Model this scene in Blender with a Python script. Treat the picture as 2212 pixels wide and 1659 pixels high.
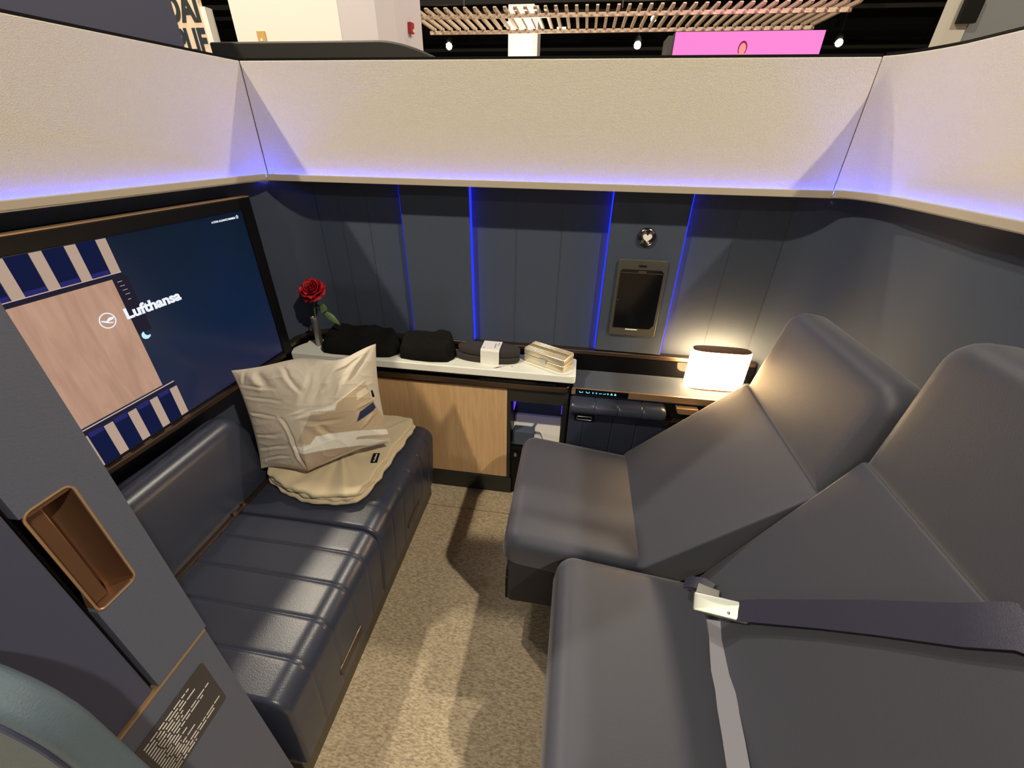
import bpy, bmesh, math, random
from mathutils import Vector, Matrix, noise

for o in list(bpy.data.objects):
    bpy.data.objects.remove(o, do_unlink=True)
random.seed(7)
SC = bpy.context.scene
COL = SC.collection
PI = math.pi

# ---------------------------------------------------------------- camera
cd = bpy.data.cameras.new('camera')
cam = bpy.data.objects.new('camera', cd)
COL.objects.link(cam)
SC.camera = cam
F, CU, CV, H = 904.0, 1106.0, 829.5, 1.55
dn = Vector((-25., 1525., F)).normalized()
ez = -dn
ey = Vector((159., -534., F))
ey = (ey - ez * ey.dot(ez)).normalized()
ex = ey.cross(ez)
if ex.x < 0:
    ex = -ex
R = Matrix(((ex[0], -ex[1], -ex[2]), (ey[0], -ey[1], -ey[2]), (ez[0], -ez[1], -ez[2])))
cam.matrix_world = Matrix.Translation((0, 0, H)) @ R.to_4x4()
cd.sensor_width = 36.0
cd.lens = F / 2212.0 * 36.0
cd.clip_start = 0.01
cd.clip_end = 200

# ---------------------------------------------------------------- world, lamps, exposure
w = bpy.data.worlds.new('world')
SC.world = w
w.use_nodes = True
w.node_tree.nodes['Background'].inputs[0].default_value = (0.9, 0.9, 1.0, 1)
w.node_tree.nodes['Background'].inputs[1].default_value = 0.035
SC.view_settings.view_transform = 'Standard'
SC.view_settings.look = 'None'
SC.view_settings.exposure = 0.1
SC.view_settings.gamma = 1.0
SC.view_settings.use_curve_mapping = False


def lamp(name, loc, power, col, rad=0.12):
    d = bpy.data.lights.new(name, 'POINT')
    d.energy = power
    d.color = col
    d.shadow_soft_size = rad
    o = bpy.data.objects.new(name, d)
    o.location = loc
    COL.objects.link(o)
    return o


WARM = (1.0, 0.86, 0.62)
lamp('hall_lamp_front_left', (-4.3, -2.6, 7.4), 1750, WARM)
lamp('hall_lamp_front_right', (4.5, -2.6, 7.4), 1650, (1.0, 0.88, 0.68))
lamp('hall_lamp_rear_left', (-3.6, 4.3, 7.6), 1000, (1.0, 0.88, 0.68))
lamp('hall_lamp_rear_right', (3.6, 4.9, 7.6), 1200, (1.0, 0.88, 0.68))
lamp('hall_lamp_low_front', (-0.9, -7.5, 6.2), 300, (1.0, 0.93, 0.85))
lamp('booth_lamp', (-3.2, 2.6, 5.2), 190, (1.0, 0.93, 0.82), 0.2)
lamp('canopy_fill', (-0.5, 7.0, 5.4), 130, (1.0, 0.88, 0.74), 0.2)  # added fill light to brighten the slats, no real fixture
lamp('column_fill', (-1.2, 10.4, 2.4), 110, (1.0, 0.88, 0.65), 0.2)  # added fill light for the far column, not a lamp of the hall


# ---------------------------------------------------------------- materials
def P(name, col, rough=0.5, metal=0.0, spec=0.5, em=None, es=0.0, bump=0.0, bscale=200.0, sheen=0.0,
      stretch=(1, 1, 1), var=0.0, vscale=8.0, detail=2.0, bdist=0.002, coat=0.0):
    m = bpy.data.materials.new(name)
    m.use_nodes = True
    nt = m.node_tree
    b = nt.nodes['Principled BSDF']
    b.inputs['Base Color'].default_value = (*col, 1)
    b.inputs['Roughness'].default_value = rough
    b.inputs['Metallic'].default_value = metal
    b.inputs['Specular IOR Level'].default_value = spec
    if sheen:
        b.inputs['Sheen Weight'].default_value = sheen
    if coat:
        b.inputs['Coat Weight'].default_value = coat
        b.inputs['Coat Roughness'].default_value = 0.1
    if em:
        b.inputs['Emission Color'].default_value = (*em, 1)
        b.inputs['Emission Strength'].default_value = es
    if bump or var:
        tc = nt.nodes.new('ShaderNodeTexCoord')
        mp = nt.nodes.new('ShaderNodeMapping')
        mp.inputs['Scale'].default_value = stretch
        nt.links.new(tc.outputs['Object'], mp.inputs[0])
    if bump:
        n = nt.nodes.new('ShaderNodeTexNoise')
        n.inputs['Scale'].default_value = bscale
        n.inputs['Detail'].default_value = detail
        nt.links.new(mp.outputs[0], n.inputs['Vector'])
        bp = nt.nodes.new('ShaderNodeBump')
        bp.inputs['Strength'].default_value = bump
        bp.inputs['Distance'].default_value = bdist
        nt.links.new(n.outputs['Fac'], bp.inputs['Height'])
        nt.links.new(bp.outputs[0], b.inputs['Normal'])
    if var:
        n2 = nt.nodes.new('ShaderNodeTexNoise')
        n2.inputs['Scale'].default_value = vscale
        n2.inputs['Detail'].default_value = 4
        nt.links.new(mp.outputs[0], n2.inputs['Vector'])
        cr = nt.nodes.new('ShaderNodeValToRGB')
        cr.color_ramp.elements[0].position = 0.3
        cr.color_ramp.elements[1].position = 0.7
        cr.color_ramp.elements[0].color = (*[c * (1 - var) for c in col], 1)
        cr.color_ramp.elements[1].color = (*[min(1, c * (1 + var)) for c in col], 1)
        nt.links.new(n2.outputs['Fac'], cr.inputs[0])
        nt.links.new(cr.outputs[0], b.inputs['Base Color'])
    return m


def EM(name, col, s):
    m = bpy.data.materials.new(name)
    m.use_nodes = True
    nt = m.node_tree
    nt.nodes.remove(nt.nodes['Principled BSDF'])
    e = nt.nodes.new('ShaderNodeEmission')
    e.inputs[0].default_value = (*col, 1)
    e.inputs[1].default_value = s
    nt.links.new(e.outputs[0], nt.nodes['Material Output'].inputs[0])
    return m


def WOOD(name, c1, c2, rough=0.45, sx=6.0, emit=0.0, stretch=(9, 9, 0.7)):
    m = P(name, c1, rough)
    nt = m.node_tree
    b = nt.nodes['Principled BSDF']
    tc = nt.nodes.new('ShaderNodeTexCoord')
    mp = nt.nodes.new('ShaderNodeMapping')
    mp.inputs['Scale'].default_value = stretch
    n = nt.nodes.new('ShaderNodeTexNoise')
    n.inputs['Scale'].default_value = sx
    n.inputs['Detail'].default_value = 8
    n.inputs['Distortion'].default_value = 1.2
    cr = nt.nodes.new('ShaderNodeValToRGB')
    cr.color_ramp.elements[0].position = 0.35
    cr.color_ramp.elements[1].position = 0.68
    cr.color_ramp.elements[0].color = (*c2, 1)
    cr.color_ramp.elements[1].color = (*c1, 1)
    nt.links.new(tc.outputs['Object'], mp.inputs[0])
    nt.links.new(mp.outputs[0], n.inputs['Vector'])
    nt.links.new(n.outputs['Fac'], cr.inputs[0])
    nt.links.new(cr.outputs[0], b.inputs['Base Color'])
    if emit:
        b.inputs['Base Color'].default_value = (0, 0, 0, 1)
        nt.links.remove(b.inputs['Base Color'].links[0])
        nt.links.new(cr.outputs[0], b.inputs['Emission Color'])
        b.inputs['Emission Strength'].default_value = emit
    return m


MT = {}
MT['beige'] = P('beige_fabric', (0.66, 0.615, 0.52), 0.9, bump=0.8, bscale=420, bdist=0.0022, spec=0.2, var=0.07, vscale=420)
MT['ledge'] = P('champagne_trim', (0.47, 0.41, 0.32), 0.45)
MT['navy'] = P('navy_wall_fabric', (0.049, 0.065, 0.100), 0.8, bump=0.35, bscale=300, spec=0.3, stretch=(1, 1, 3), sheen=0.1)
MT['seam'] = P('navy_seam', (0.042, 0.050, 0.073), 0.8)
MT['navyboard'] = P('slate_blue_board', (0.070, 0.076, 0.130), 0.7)
MT['seat'] = P('seat_fabric', (0.051, 0.054, 0.077), 0.52, bump=0.4, bscale=500, spec=0.4, sheen=0.25, bdist=0.001)
MT['leather'] = P('navy_leather', (0.034, 0.040, 0.066), 0.31, bump=0.25, bscale=350, spec=0.5, bdist=0.001)
MT['darkleather'] = P('dark_leather', (0.020, 0.024, 0.036), 0.5, bump=0.2, bscale=350)
MT['black'] = P('black_satin', (0.006, 0.006, 0.006), 0.4, spec=0.2)
MT['blackgloss'] = P('black_glass', (0.003, 0.003, 0.004), 0.10, spec=0.25)
MT['bronze'] = P('bronze_metal', (0.46, 0.30, 0.17), 0.3, metal=0.55)
MT['bronzedark'] = P('dark_bronze_metal', (0.14, 0.10, 0.075), 0.33, metal=0.9)
MT['umber'] = P('umber_metal', (0.22, 0.115, 0.065), 0.35, metal=0.6)
MT['frameb'] = P('taupe_metal_frame', (0.072, 0.070, 0.060), 0.45, metal=0.2)
MT['silver'] = P('silver_metal', (0.62, 0.62, 0.60), 0.28, metal=1.0)
MT['champ'] = P('champagne_aluminium', (0.80, 0.72, 0.55), 0.34, metal=0.65)
MT['champd'] = P('champagne_band_groove_shade', (0.52, 0.42, 0.24), 0.4, metal=0.5)  # golden lid band, also painted shade in the grooves between ribs
MT['white'] = P('white_laminate', (0.88, 0.90, 0.84), 0.35)
MT['paper'] = P('white_paper', (0.80, 0.80, 0.74), 0.7)
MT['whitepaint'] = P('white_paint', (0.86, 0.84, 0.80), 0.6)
MT['whiteshade'] = P('shaded_white_paint', (0.62, 0.58, 0.62), 0.7)  # white paint with the shade of side faces put into the colour
MT['blackcloth'] = P('black_cloth', (0.009, 0.0085, 0.008), 0.95, bump=0.3, bscale=300, spec=0.15)
MT['slipper'] = P('charcoal_felt', (0.035, 0.031, 0.028), 0.95, bump=0.6, bscale=600)
MT['cream'] = P('cream_fleece', (0.66, 0.56, 0.38), 0.95, bump=0.5, bscale=350, sheen=0.3)
MT['plinth'] = P('bronze_plinth', (0.085, 0.072, 0.050), 0.4, metal=0.3)
MT['wood'] = WOOD('oak_veneer', (0.64, 0.42, 0.23), (0.55, 0.345, 0.175))
MT['slat'] = WOOD('pine_slats', (0.62, 0.49, 0.39), (0.54, 0.41, 0.31), stretch=(2, 2, 2))
MT['hall'] = P('black_hall_paint', (0.006, 0.006, 0.006), 0.9)
MT['beam'] = P('dark_steel_beam', (0.05, 0.045, 0.045), 0.7)
MT['greyboard'] = P('grey_board', (0.17, 0.175, 0.19), 0.7)
MT['post'] = P('beige_post', (0.48, 0.45, 0.40), 0.6)
MT['lid'] = P('black_plastic', (0.022, 0.022, 0.020), 0.45)
MT['red'] = P('red_alarm', (0.35, 0.02, 0.02), 0.5)
MT['brass'] = P('tan_plate', (0.62, 0.40, 0.13), 0.5)
MT['rose'] = P('rose_petal', (0.40, 0.003, 0.014), 0.55)
MT['stem'] = P('rose_stem_green', (0.10, 0.17, 0.05), 0.6)
MT['leafm'] = P('rose_leaf_green', (0.14, 0.22, 0.08), 0.55)
MT['belt'] = P('navy_webbing', (0.035, 0.035, 0.065), 0.35, bump=0.3, bscale=900)
MT['beltl'] = P('grey_webbing', (0.30, 0.30, 0.36), 0.4, bump=0.3, bscale=900)
MT['buckle'] = P('brushed_buckle_metal', (0.36, 0.385, 0.375), 0.42, metal=0.9)
MT['bluegrey'] = P('blue_grey_leather', (0.085, 0.125, 0.165), 0.6, bump=0.3, bscale=400)
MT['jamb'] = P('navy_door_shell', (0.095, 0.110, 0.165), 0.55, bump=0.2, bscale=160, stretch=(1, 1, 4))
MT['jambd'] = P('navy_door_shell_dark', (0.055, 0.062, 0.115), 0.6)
MT['plate'] = P('grey_plate', (0.05, 0.045, 0.05), 0.45)
MT['print'] = P('pale_print', (0.80, 0.78, 0.76), 0.6)
MT['printink'] = P('grey_print', (0.25, 0.24, 0.22), 0.6)
MT['blue'] = EM('blue_led', (0.02, 0.05, 1.0), 115.0)
MT['bluestep'] = EM('blue_led_line', (0.006, 0.012, 1.0), 4.0)
MT['lampglow'] = EM('lamp_glow', (1.0, 0.64, 0.28), 46.0)
MT['spotglow'] = EM('spotlight_glow', (1.0, 0.84, 0.55), 60.0)
MT['stripglow'] = EM('far_lamp_glow', (1.0, 0.9, 0.8), 1.2)
MT['pink'] = EM('pink_display', (1.0, 0.24, 0.66), 1.0)
MT['pinkskin'] = EM('pink_display_figure', (1.0, 0.35, 0.36), 0.9)
MT['pinkhair'] = EM('pink_display_hair', (0.35, 0.03, 0.08), 0.9)
MT['cyan'] = EM('cyan_icon', (0.16, 0.62, 1.0), 1.6)
MT['navyicon'] = EM('violet_led', (0.12, 0.05, 0.9), 1.0)
MT['scrwhite'] = EM('screen_white', (0.86, 0.90, 1.0), 0.95)
MT['scrmoon'] = EM('screen_moon', (0.55, 0.85, 1.0), 0.95)
MT['scrtan'] = EM('screen_tan', (0.42, 0.30, 0.235), 1.0)
MT['scrdark'] = EM('screen_dark', (0.016, 0.014, 0.026), 1.0)
MT['scrblue'] = EM('screen_blue', (0.007, 0.010, 0.042), 1.0)
MT['scrglow'] = EM('screen_glow', (0.020, 0.020, 0.12), 1.0)
MT['scrline'] = EM('screen_line', (0.55, 0.40, 0.36), 1.0)
MT['scrwood'] = WOOD('screen_wood', (0.46, 0.275, 0.195), (0.37, 0.215, 0.15), emit=1.0, stretch=(5, 5, 0.8))

# carpet
m = P('brown_carpet', (0.42, 0.33, 0.215), 0.95, spec=0.1)
nt = m.node_tree
b = nt.nodes['Principled BSDF']
tc = nt.nodes.new('ShaderNodeTexCoord')
n = nt.nodes.new('ShaderNodeTexNoise')
n.inputs['Scale'].default_value = 130
n.inputs['Detail'].default_value = 6
n.inputs['Roughness'].default_value = 0.7
mpc = nt.nodes.new('ShaderNodeMapping')
mpc.inputs['Scale'].default_value = (0.55, 1.6, 1)
cr = nt.nodes.new('ShaderNodeValToRGB')
cr.color_ramp.elements[0].position = 0.36
cr.color_ramp.elements[1].position = 0.64
cr.color_ramp.elements[0].color = (0.29, 0.225, 0.15, 1)
cr.color_ramp.elements[1].color = (0.64, 0.53, 0.375, 1)
bp = nt.nodes.new('ShaderNodeBump')
bp.inputs['Strength'].default_value = 0.6
bp.inputs['Distance'].default_value = 0.004
nt.links.new(tc.outputs['Object'], mpc.inputs[0])
nt.links.new(mpc.outputs[0], n.inputs['Vector'])
nt.links.new(n.outputs['Fac'], cr.inputs[0])
nt.links.new(n.outputs['Fac'], bp.inputs['Height'])
nt.links.new(cr.outputs[0], b.inputs['Base Color'])
nt.links.new(bp.outputs[0], b.inputs['Normal'])
MT['carpet'] = m

# pillow cloth: printed pattern kept in a colour attribute
m = P('printed_pillow_cotton', (0.7, 0.62, 0.52), 0.85, bump=0.25, bscale=500)
nt = m.node_tree
at = nt.nodes.new('ShaderNodeVertexColor')
at.layer_name = 'Print'
nt.links.new(at.outputs[0], nt.nodes['Principled BSDF'].inputs['Base Color'])
MT['pillow'] = m

# ---------------------------------------------------------------- helpers
WL = {}


def tag(o, label=None, cat=None, group=None, kind=None):
    if label:
        o['label'] = label
    if cat:
        o['category'] = cat
    if group:
        o['group'] = group
    if kind:
        o['kind'] = kind
    return o


def empty(name, loc, label, cat, group=None, kind=None):
    o = bpy.data.objects.new(name, None)
    o.empty_display_size = 0.05
    o.location = loc
    COL.objects.link(o)
    WL[o] = Vector(loc)
    return tag(o, label, cat, group, kind)


def obj(name, bm, mat, parent=None, smooth=True, bevel=0.0, seg=2, sub=0, kind=None, angle=40):
    """Link a bmesh (world coordinates) as one mesh object with its origin at the shape's middle."""
    bmesh.ops.remove_doubles(bm, verts=bm.verts, dist=1e-6)
    bmesh.ops.recalc_face_normals(bm, faces=bm.faces)
    vs = [v.co for v in bm.verts]
    c = Vector([(min(v[i] for v in vs) + max(v[i] for v in vs)) / 2 for i in range(3)])
    bmesh.ops.translate(bm, verts=bm.verts, vec=-c)
    me = bpy.data.meshes.new(name)
    bm.to_mesh(me)
    bm.free()
    for mm in (mat if isinstance(mat, list) else [mat]):
        me.materials.append(MT[mm] if isinstance(mm, str) else mm)
    if smooth:
        for p in me.polygons:
            p.use_smooth = True
        me.set_sharp_from_angle(angle=math.radians(angle))
    o = bpy.data.objects.new(name, me)
    COL.objects.link(o)
    o.location = c
    WL[o] = c
    if parent:
        o.parent = parent
        o.matrix_parent_inverse = Matrix.Translation(-WL[parent])
    if bevel:
        md = o.modifiers.new('bevel', 'BEVEL')
        md.width = bevel
        md.segments = seg
        md.limit_method = 'ANGLE'
        md.angle_limit = math.radians(35)
    if sub:
        md = o.modifiers.new('sub', 'SUBSURF')
        md.levels = sub
        md.render_levels = sub
    if kind:
        o['kind'] = kind
    return o


def NB():
    return bmesh.new()


def box(bm, x0, x1, y0, y1, z0, z1, M=None, mi=0):
    vs = [bm.verts.new((M @ Vector(p)) if M else p) for p in
          [(x0, y0, z0), (x1, y0, z0), (x1, y1, z0), (x0, y1, z0), (x0, y0, z1), (x1, y0, z1), (x1, y1, z1), (x0, y1, z1)]]
    for f in ((0, 3, 2, 1), (4, 5, 6, 7), (0, 1, 5, 4), (1, 2, 6, 5), (2, 3, 7, 6), (3, 0, 4, 7)):
        fa = bm.faces.new([vs[i] for i in f])
        fa.material_index = mi
    return bm


def loft(bm, rings, close=True, caps=True, mi=0):
    R_ = [[bm.verts.new(p) for p in r] for r in rings]
    n_ = len(R_[0])
    for a, b_ in zip(R_, R_[1:]):
        for i in range(n_ if close else n_ - 1):
            j = (i + 1) % n_
            f = bm.faces.new((a[i], a[j], b_[j], b_[i]))
            f.material_index = mi
    if caps and close:
        for r in (R_[0], R_[-1]):
            try:
                f = bm.faces.new(r)
                f.material_index = mi
            except ValueError:
                pass
    return bm


def prism(bm, poly, d0, d1, fn, mi=0):
    """poly: list of 2D points; fn(a, b, d) gives the world point."""
    return loft(bm, [[fn(a, b_, d0) for a, b_ in poly], [fn(a, b_, d1) for a, b_ in poly]], mi=mi)


def tube(bm, pts, r, n_=10, mi=0, caps=True):
    pts = [Vector(p) for p in pts]
    rings = []
    up = Vector((0, 0, 1))
    prev = None
    for i, p in enumerate(pts):
        t_ = (pts[min(i + 1, len(pts) - 1)] - pts[max(i - 1, 0)]).normalized()
        if prev is None:
            a = t_.cross(up)
            if a.length < 1e-3:
                a = t_.cross(Vector((1, 0, 0)))
            a.normalize()
        else:
            a = (prev - t_ * prev.dot(t_)).normalized()
        prev = a
        b_ = t_.cross(a)
        rr = r[i] if isinstance(r, (list, tuple)) else r
        rings.append([p + (a * math.cos(2 * PI * k / n_) + b_ * math.sin(2 * PI * k / n_)) * rr for k in range(n_)])
    return loft(bm, rings, mi=mi, caps=caps)


def rrect(w_, h_, r, k=6, r2=None):
    """Rounded rectangle centred in x, from y = 0 to h; r at the top corners, r2 at the bottom ones."""
    r2 = r if r2 is None else r2
    out = []
    for cx, cy, a0, rr in ((w_ / 2 - r, h_ - r, 0, r), (-w_ / 2 + r, h_ - r, 90, r), (-w_ / 2 + r2, r2, 180, r2), (w_ / 2 - r2, r2, 270, r2)):
        for i in range(k + 1):
            a = math.radians(a0 + 90 * i / k)
            out.append((cx + rr * math.cos(a), cy + rr * math.sin(a)))
    return out


def slab(bm, M, w_, h_, t_, rc, re, crown=0.0, rc2=None, k=6, e=5, mi=0):
    """A cushion: rounded rectangle w x h in local xy, front face towards +z, thickness t, edge radius re."""
    rc2 = rc if rc2 is None else rc2
    rings = []

    def ring(ins, z):
        pts = rrect(w_ - 2 * ins, h_ - 2 * ins, max(rc - ins, 0.002), k, max(rc2 - ins, 0.002))
        return [(x, y + ins, z) for x, y in pts]
    back = []
    for i in range(e + 1):
        a = PI / 2 * i / e
        back.append(ring(re * (1 - math.sin(a)), -t_ + re * (1 - math.cos(a))))
    front = []
    for i in range(e + 1):
        a = PI / 2 * i / e
        front.append(ring(re * (1 - math.cos(a)), -re + re * math.sin(a)))
    rings = back + front
    base = rings[-1]
    for f_ in (0.85, 0.6, 0.3):
        cy = h_ / 2
        rings.append([(x * f_, cy + (y - cy) * f_, crown * (1 - f_ * f_)) for x, y, z in base])
    rings = [[M @ Vector(p) for p in r] for r in rings]
    return loft(bm, rings, mi=mi)


def frame(o, x_, y_):
    """Matrix with origin o, local x and y along the given vectors."""
    x_ = Vector(x_).normalized()
    z_ = x_.cross(Vector(y_)).normalized()
    y_ = z_.cross(x_)
    m_ = Matrix((x_, y_, z_)).transposed().to_4x4()
    return Matrix.Translation(o) @ m_


def path_wall(bm, pts, z0, z1, thick, mi=0, side=1, crown=0.0):
    """A wall along plan points; thickness goes to the left of travel (side=1) or right (-1)."""
    P_ = [Vector((p[0], p[1], 0)) for p in pts]
    out = []
    for i, p in enumerate(P_):
        t_ = (P_[min(i + 1, len(P_) - 1)] - P_[max(i - 1, 0)]).normalized()
        nrm = Vector((-t_.y, t_.x, 0)) * side
        q = p + nrm * thick
        out.append([Vector((p.x, p.y, z0)), Vector((p.x, p.y, z1)), Vector((q.x, q.y, z1)), Vector((q.x, q.y, z0))])
    return loft(bm, out, mi=mi)


def arc(cx, cy, r, a0, a1, n_=8):
    return [(cx + r * math.cos(math.radians(a0 + (a1 - a0) * i / n_)), cy + r * math.sin(math.radians(a0 + (a1 - a0) * i / n_))) for i in range(n_ + 1)]


def bez(p0, p1, p2, n_=10):
    return [((1 - t) ** 2 * p0[0] + 2 * t * (1 - t) * p1[0] + t * t * p2[0], (1 - t) ** 2 * p0[1] + 2 * t * (1 - t) * p1[1] + t * t * p2[1]) for t in [i / n_ for i in range(n_ + 1)]]


def text_mesh(body, size, bold=0.0, extr=0.0006, shear=0.0, align='LEFT', space=1.0):
    c = bpy.data.curves.new('lettering', 'FONT')
    c.body = body
    c.size = size
    c.offset = bold
    c.extrude = extr
    c.shear = shear
    c.align_x = align
    c.space_character = space
    t_ = bpy.data.objects.new('lettering', c)
    COL.objects.link(t_)
    dg = bpy.context.evaluated_depsgraph_get()
    me = bpy.data.meshes.new_from_object(t_.evaluated_get(dg))
    bm = bmesh.new()
    bm.from_mesh(me)
    bpy.data.objects.remove(t_)
    bpy.data.meshes.remove(me)
    return bm


# ================================================================ THE SETTING
bm = NB()
box(bm, -30, 30, -6, 36, -0.06, -0.012)
f0 = obj('floor', bm, 'carpet', smooth=False, kind='structure')
bm = NB()
box(bm, -1.5, 1.2, -1.0, 1.384, -0.011, 0.0)
obj('carpet_runner', bm, 'carpet', f0, smooth=False, bevel=0.002)
bm = NB()
box(bm, -1.5, 1.2, 1.388, 1.9, -0.011, -0.001)
obj('carpet_edge_strip', bm, 'carpet', f0, smooth=False)

# ---- back wall: lower navy panels, beige band, ledge and blue light
wb = empty('wall_back', (-0.2, 1.72, 0), 'navy and beige fabric back wall of the suite with blue light lines', 'wall', kind='structure')
YR, YP = 1.735, 1.705      # recessed and raised panels
bm = NB()
path_wall(bm, [(-1.08, YR), (0.757, YR)], 0.66, 1.405, 0.03)
obj('recessed_panel', bm, 'navy', wb, smooth=False)
bm = NB()
box(bm, -1.12, 0.80, 1.768, 1.80, 0.0, 1.40)
obj('backing_board', bm, 'darkleather', wb, smooth=False)
for x0, x1, zb in ((-0.705, -0.424, 0.735), (0.123, 0.402, 0.742)):
    bm = NB()
    box(bm, x0, x1, YP, YR + 0.01, zb, 1.402)
    obj('raised_panel', bm, 'navy', wb, smooth=True, bevel=0.004)
for x0, x1 in ((-0.4235, -0.4205), (0.1195, 0.1225), (0.4025, 0.4055), (-0.7085, -0.7055)):
    bm = NB()
    box(bm, x0, x1, YP + 0.008, YR - 0.001, 0.745, 1.40)
    s_ = obj('blue_light_line', bm, 'bluestep', wb, smooth=False)
    if x0 < -0.6:
        s_.data.materials[0] = MT['navyicon_dim'] if 'navyicon_dim' in MT else EM('blue_led_dim', (0.006, 0.012, 1.0), 1.0)
# faint vertical seams on the recessed panels
for xs in (-0.86, -0.98, -0.24, -0.06, 0.58):
    bm = NB()
    box(bm, xs - 0.0012, xs + 0.0012, YR - 0.0012, YR + 0.002, 0.74, 1.40)
    obj('panel_seam', bm, 'seam', wb, smooth=False)
# beige band
bm = NB()
path_wall(bm, [(-1.2287, 1.682), (0.8368, 1.682)], 1.395, 1.764, 0.06)
obj('beige_band', bm, 'beige', wb, bevel=0.0022, seg=2)
bm = NB()
path_wall(bm, [(-1.235, 1.688), (0.842, 1.688)], 1.762, 1.772, 0.06)
obj('top_cap', bm, 'black', wb, smooth=False)
bm = NB()
path_wall(bm, [(-1.1945, 1.622), (0.8105, 1.622)], 1.389, 1.412, 0.010)
box(bm, -1.21, 0.83, 1.628, 1.735, 1.389, 1.395)
obj('ledge', bm, 'ledge', wb, bevel=0.0015)
bm = NB()
box(bm, -1.20, 0.822, 1.6785, 1.6805, 1.399, 1.4012)
obj('blue_light_strip', bm, 'blue', wb, smooth=False)

# ---- left wall
TH = math.radians(3.3)
TT = Vector((math.sin(TH), math.cos(TH), 0))       # along the wall towards the back
TN = Vector((math.cos(TH), -math.sin(TH), 0))      # out of the wall into the suite


def LW(s, d, base=Vector((-1.2, 1.5, 0))):
    q = base + TT * s + TN * d
    return (q.x, q.y)


wl = empty('wall_left', (-1.26, 0.9, 0), 'beige and navy left wall of the suite behind the wide screen', 'wall', kind='structure')
lw_beige = [LW(-1.3, -0.045), LW(-0.5, -0.045), LW(0.02, -0.045)] + bez(LW(0.04, -0.045), LW(0.155, -0.043), (-1.2295, 1.682), 8)[1:]
bm = NB()
path_wall(bm, lw_beige, 1.395, 1.764, 0.06)
obj('beige_band', bm, 'beige', wl, bevel=0.0022, seg=2)
bm = NB()
path_wall(bm, [(x - 0.006, y) for x, y in lw_beige], 1.762, 1.772, 0.06)
obj('top_cap', bm, 'black', wl)
lw_ledge = [LW(-1.3, -0.012), LW(-0.4, -0.012), LW(-0.06, -0.012)] + bez(LW(-0.03, -0.012), LW(0.10, -0.004), (-1.194, 1.622), 8)[1:]
bm = NB()
path_wall(bm, lw_ledge, 1.389, 1.412, 0.010)
path_wall(bm, lw_ledge, 1.389, 1.395, 0.075)
obj('ledge', bm, 'ledge', wl, bevel=0.0015)
bm = NB()
path_wall(bm, [(x + 0.0035, y - 0.003) for x, y in lw_beige], 1.399, 1.4012, 0.002)
obj('blue_light_strip', bm, 'blue', wl, smooth=False)
lw_low = [LW(-1.3, -0.075), LW(-0.3, -0.075), LW(0.0, -0.075)] + bez(LW(0.04, -0.072), (-1.235, 1.735), (-1.082, YR), 10)
bm = NB()
path_wall(bm, lw_low, 0.0, 1.39, 0.03)
obj('navy_panel', bm, 'navy', wl)

# ---- right wall
wr = empty('wall_right', (0.94, 0.8, 0), 'beige and navy right wall of the suite behind the two seats', 'wall', kind='structure')
rw_beige = [(0.8375, 1.682)] + bez((0.8375, 1.682), (0.90, 1.655), (0.925, 1.50), 10)[1:] + [(0.928, 1.3), (0.93, -0.4)]
bm = NB()
path_wall(bm, rw_beige, 1.395, 1.766, 0.06)
obj('beige_band', bm, 'beige', wr, bevel=0.0022, seg=2)
bm = NB()
path_wall(bm, [(x + 0.006, y) for x, y in rw_beige], 1.764, 1.774, 0.06)
obj('top_cap', bm, 'black', wr)
rw_ledge = [(0.812, 1.624)] + bez((0.812, 1.624), (0.885, 1.60), (0.900, 1.46), 10)[1:] + [(0.903, 1.3), (0.905, -0.4)]
bm = NB()
path_wall(bm, rw_ledge, 1.391, 1.414, 0.010)
path_wall(bm, rw_ledge, 1.391, 1.396, 0.07)
obj('ledge', bm, 'ledge', wr, bevel=0.0015)
bm = NB()
path_wall(bm, [(0.826, 1.62), (0.845, 1.612)], 1.390, 1.414, 0.004)
obj('ledge_joint_clip', bm, 'silver', wr, smooth=False)
bm = NB()
path_wall(bm, [(x - 0.0035, y - 0.003) for x, y in rw_beige], 1.400, 1.4022, 0.002)
obj('blue_light_strip', bm, 'blue', wr, smooth=False)
bm = NB()
path_wall(bm, [(0.758, YR)] + bez((0.758, YR), (0.93, 1.72), (0.955, 1.44), 12)[1:] + [(0.965, 1.2), (0.965, -0.4)], 0.0, 1.392, 0.03)
obj('navy_panel', bm, 'navy', wr)
bm = NB()
box(bm, 0.756, 0.7585, YR - 0.0015, YR + 0.01, 0.74, 1.39)
obj('panel_seam', bm, 'seam', wr, smooth=False)

# ---- the sliding door end at the lower left
dr = empty('door_1', (-0.62, 0.28, 0), 'navy sliding door edge with bronze grip at the lower left', 'door', kind='structure')
bm = NB()
XF = -0.58
# face built around the grip opening (y .240-.289, z 1.003-1.176)
for y0, y1, z0, z1 in ((0.236, 0.330, 1.178, 1.75), (0.289, 0.330, 0.806, 1.178), (0.236, 0.289, 0.806, 1.002)):
    box(bm, -0.66, XF, y0, y1, z0, z1)
obj('door_edge_panel', bm, 'jamb', dr, smooth=False)
bm = NB()
box(bm, -0.66, XF - 0.003, 0.162, 0.330, 0.0, 0.800)
obj('lower_edge_panel', bm, 'jamb', dr, smooth=False, bevel=0.004)
bm = NB()
box(bm, -0.68, XF - 0.004, 0.10, 0.231, 0.803, 1.75)
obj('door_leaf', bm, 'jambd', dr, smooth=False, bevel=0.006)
bm = NB()
box(bm, -0.70, XF - 0.014, 0.230, 0.2365, 0.806, 1.75)
obj('shadow_gap', bm, 'black', dr, smooth=False)
bm = NB()
box(bm, -1.30, -0.66, 0.24, 0.330, 0.0, 1.75)
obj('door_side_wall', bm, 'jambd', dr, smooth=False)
bm = NB()
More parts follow.
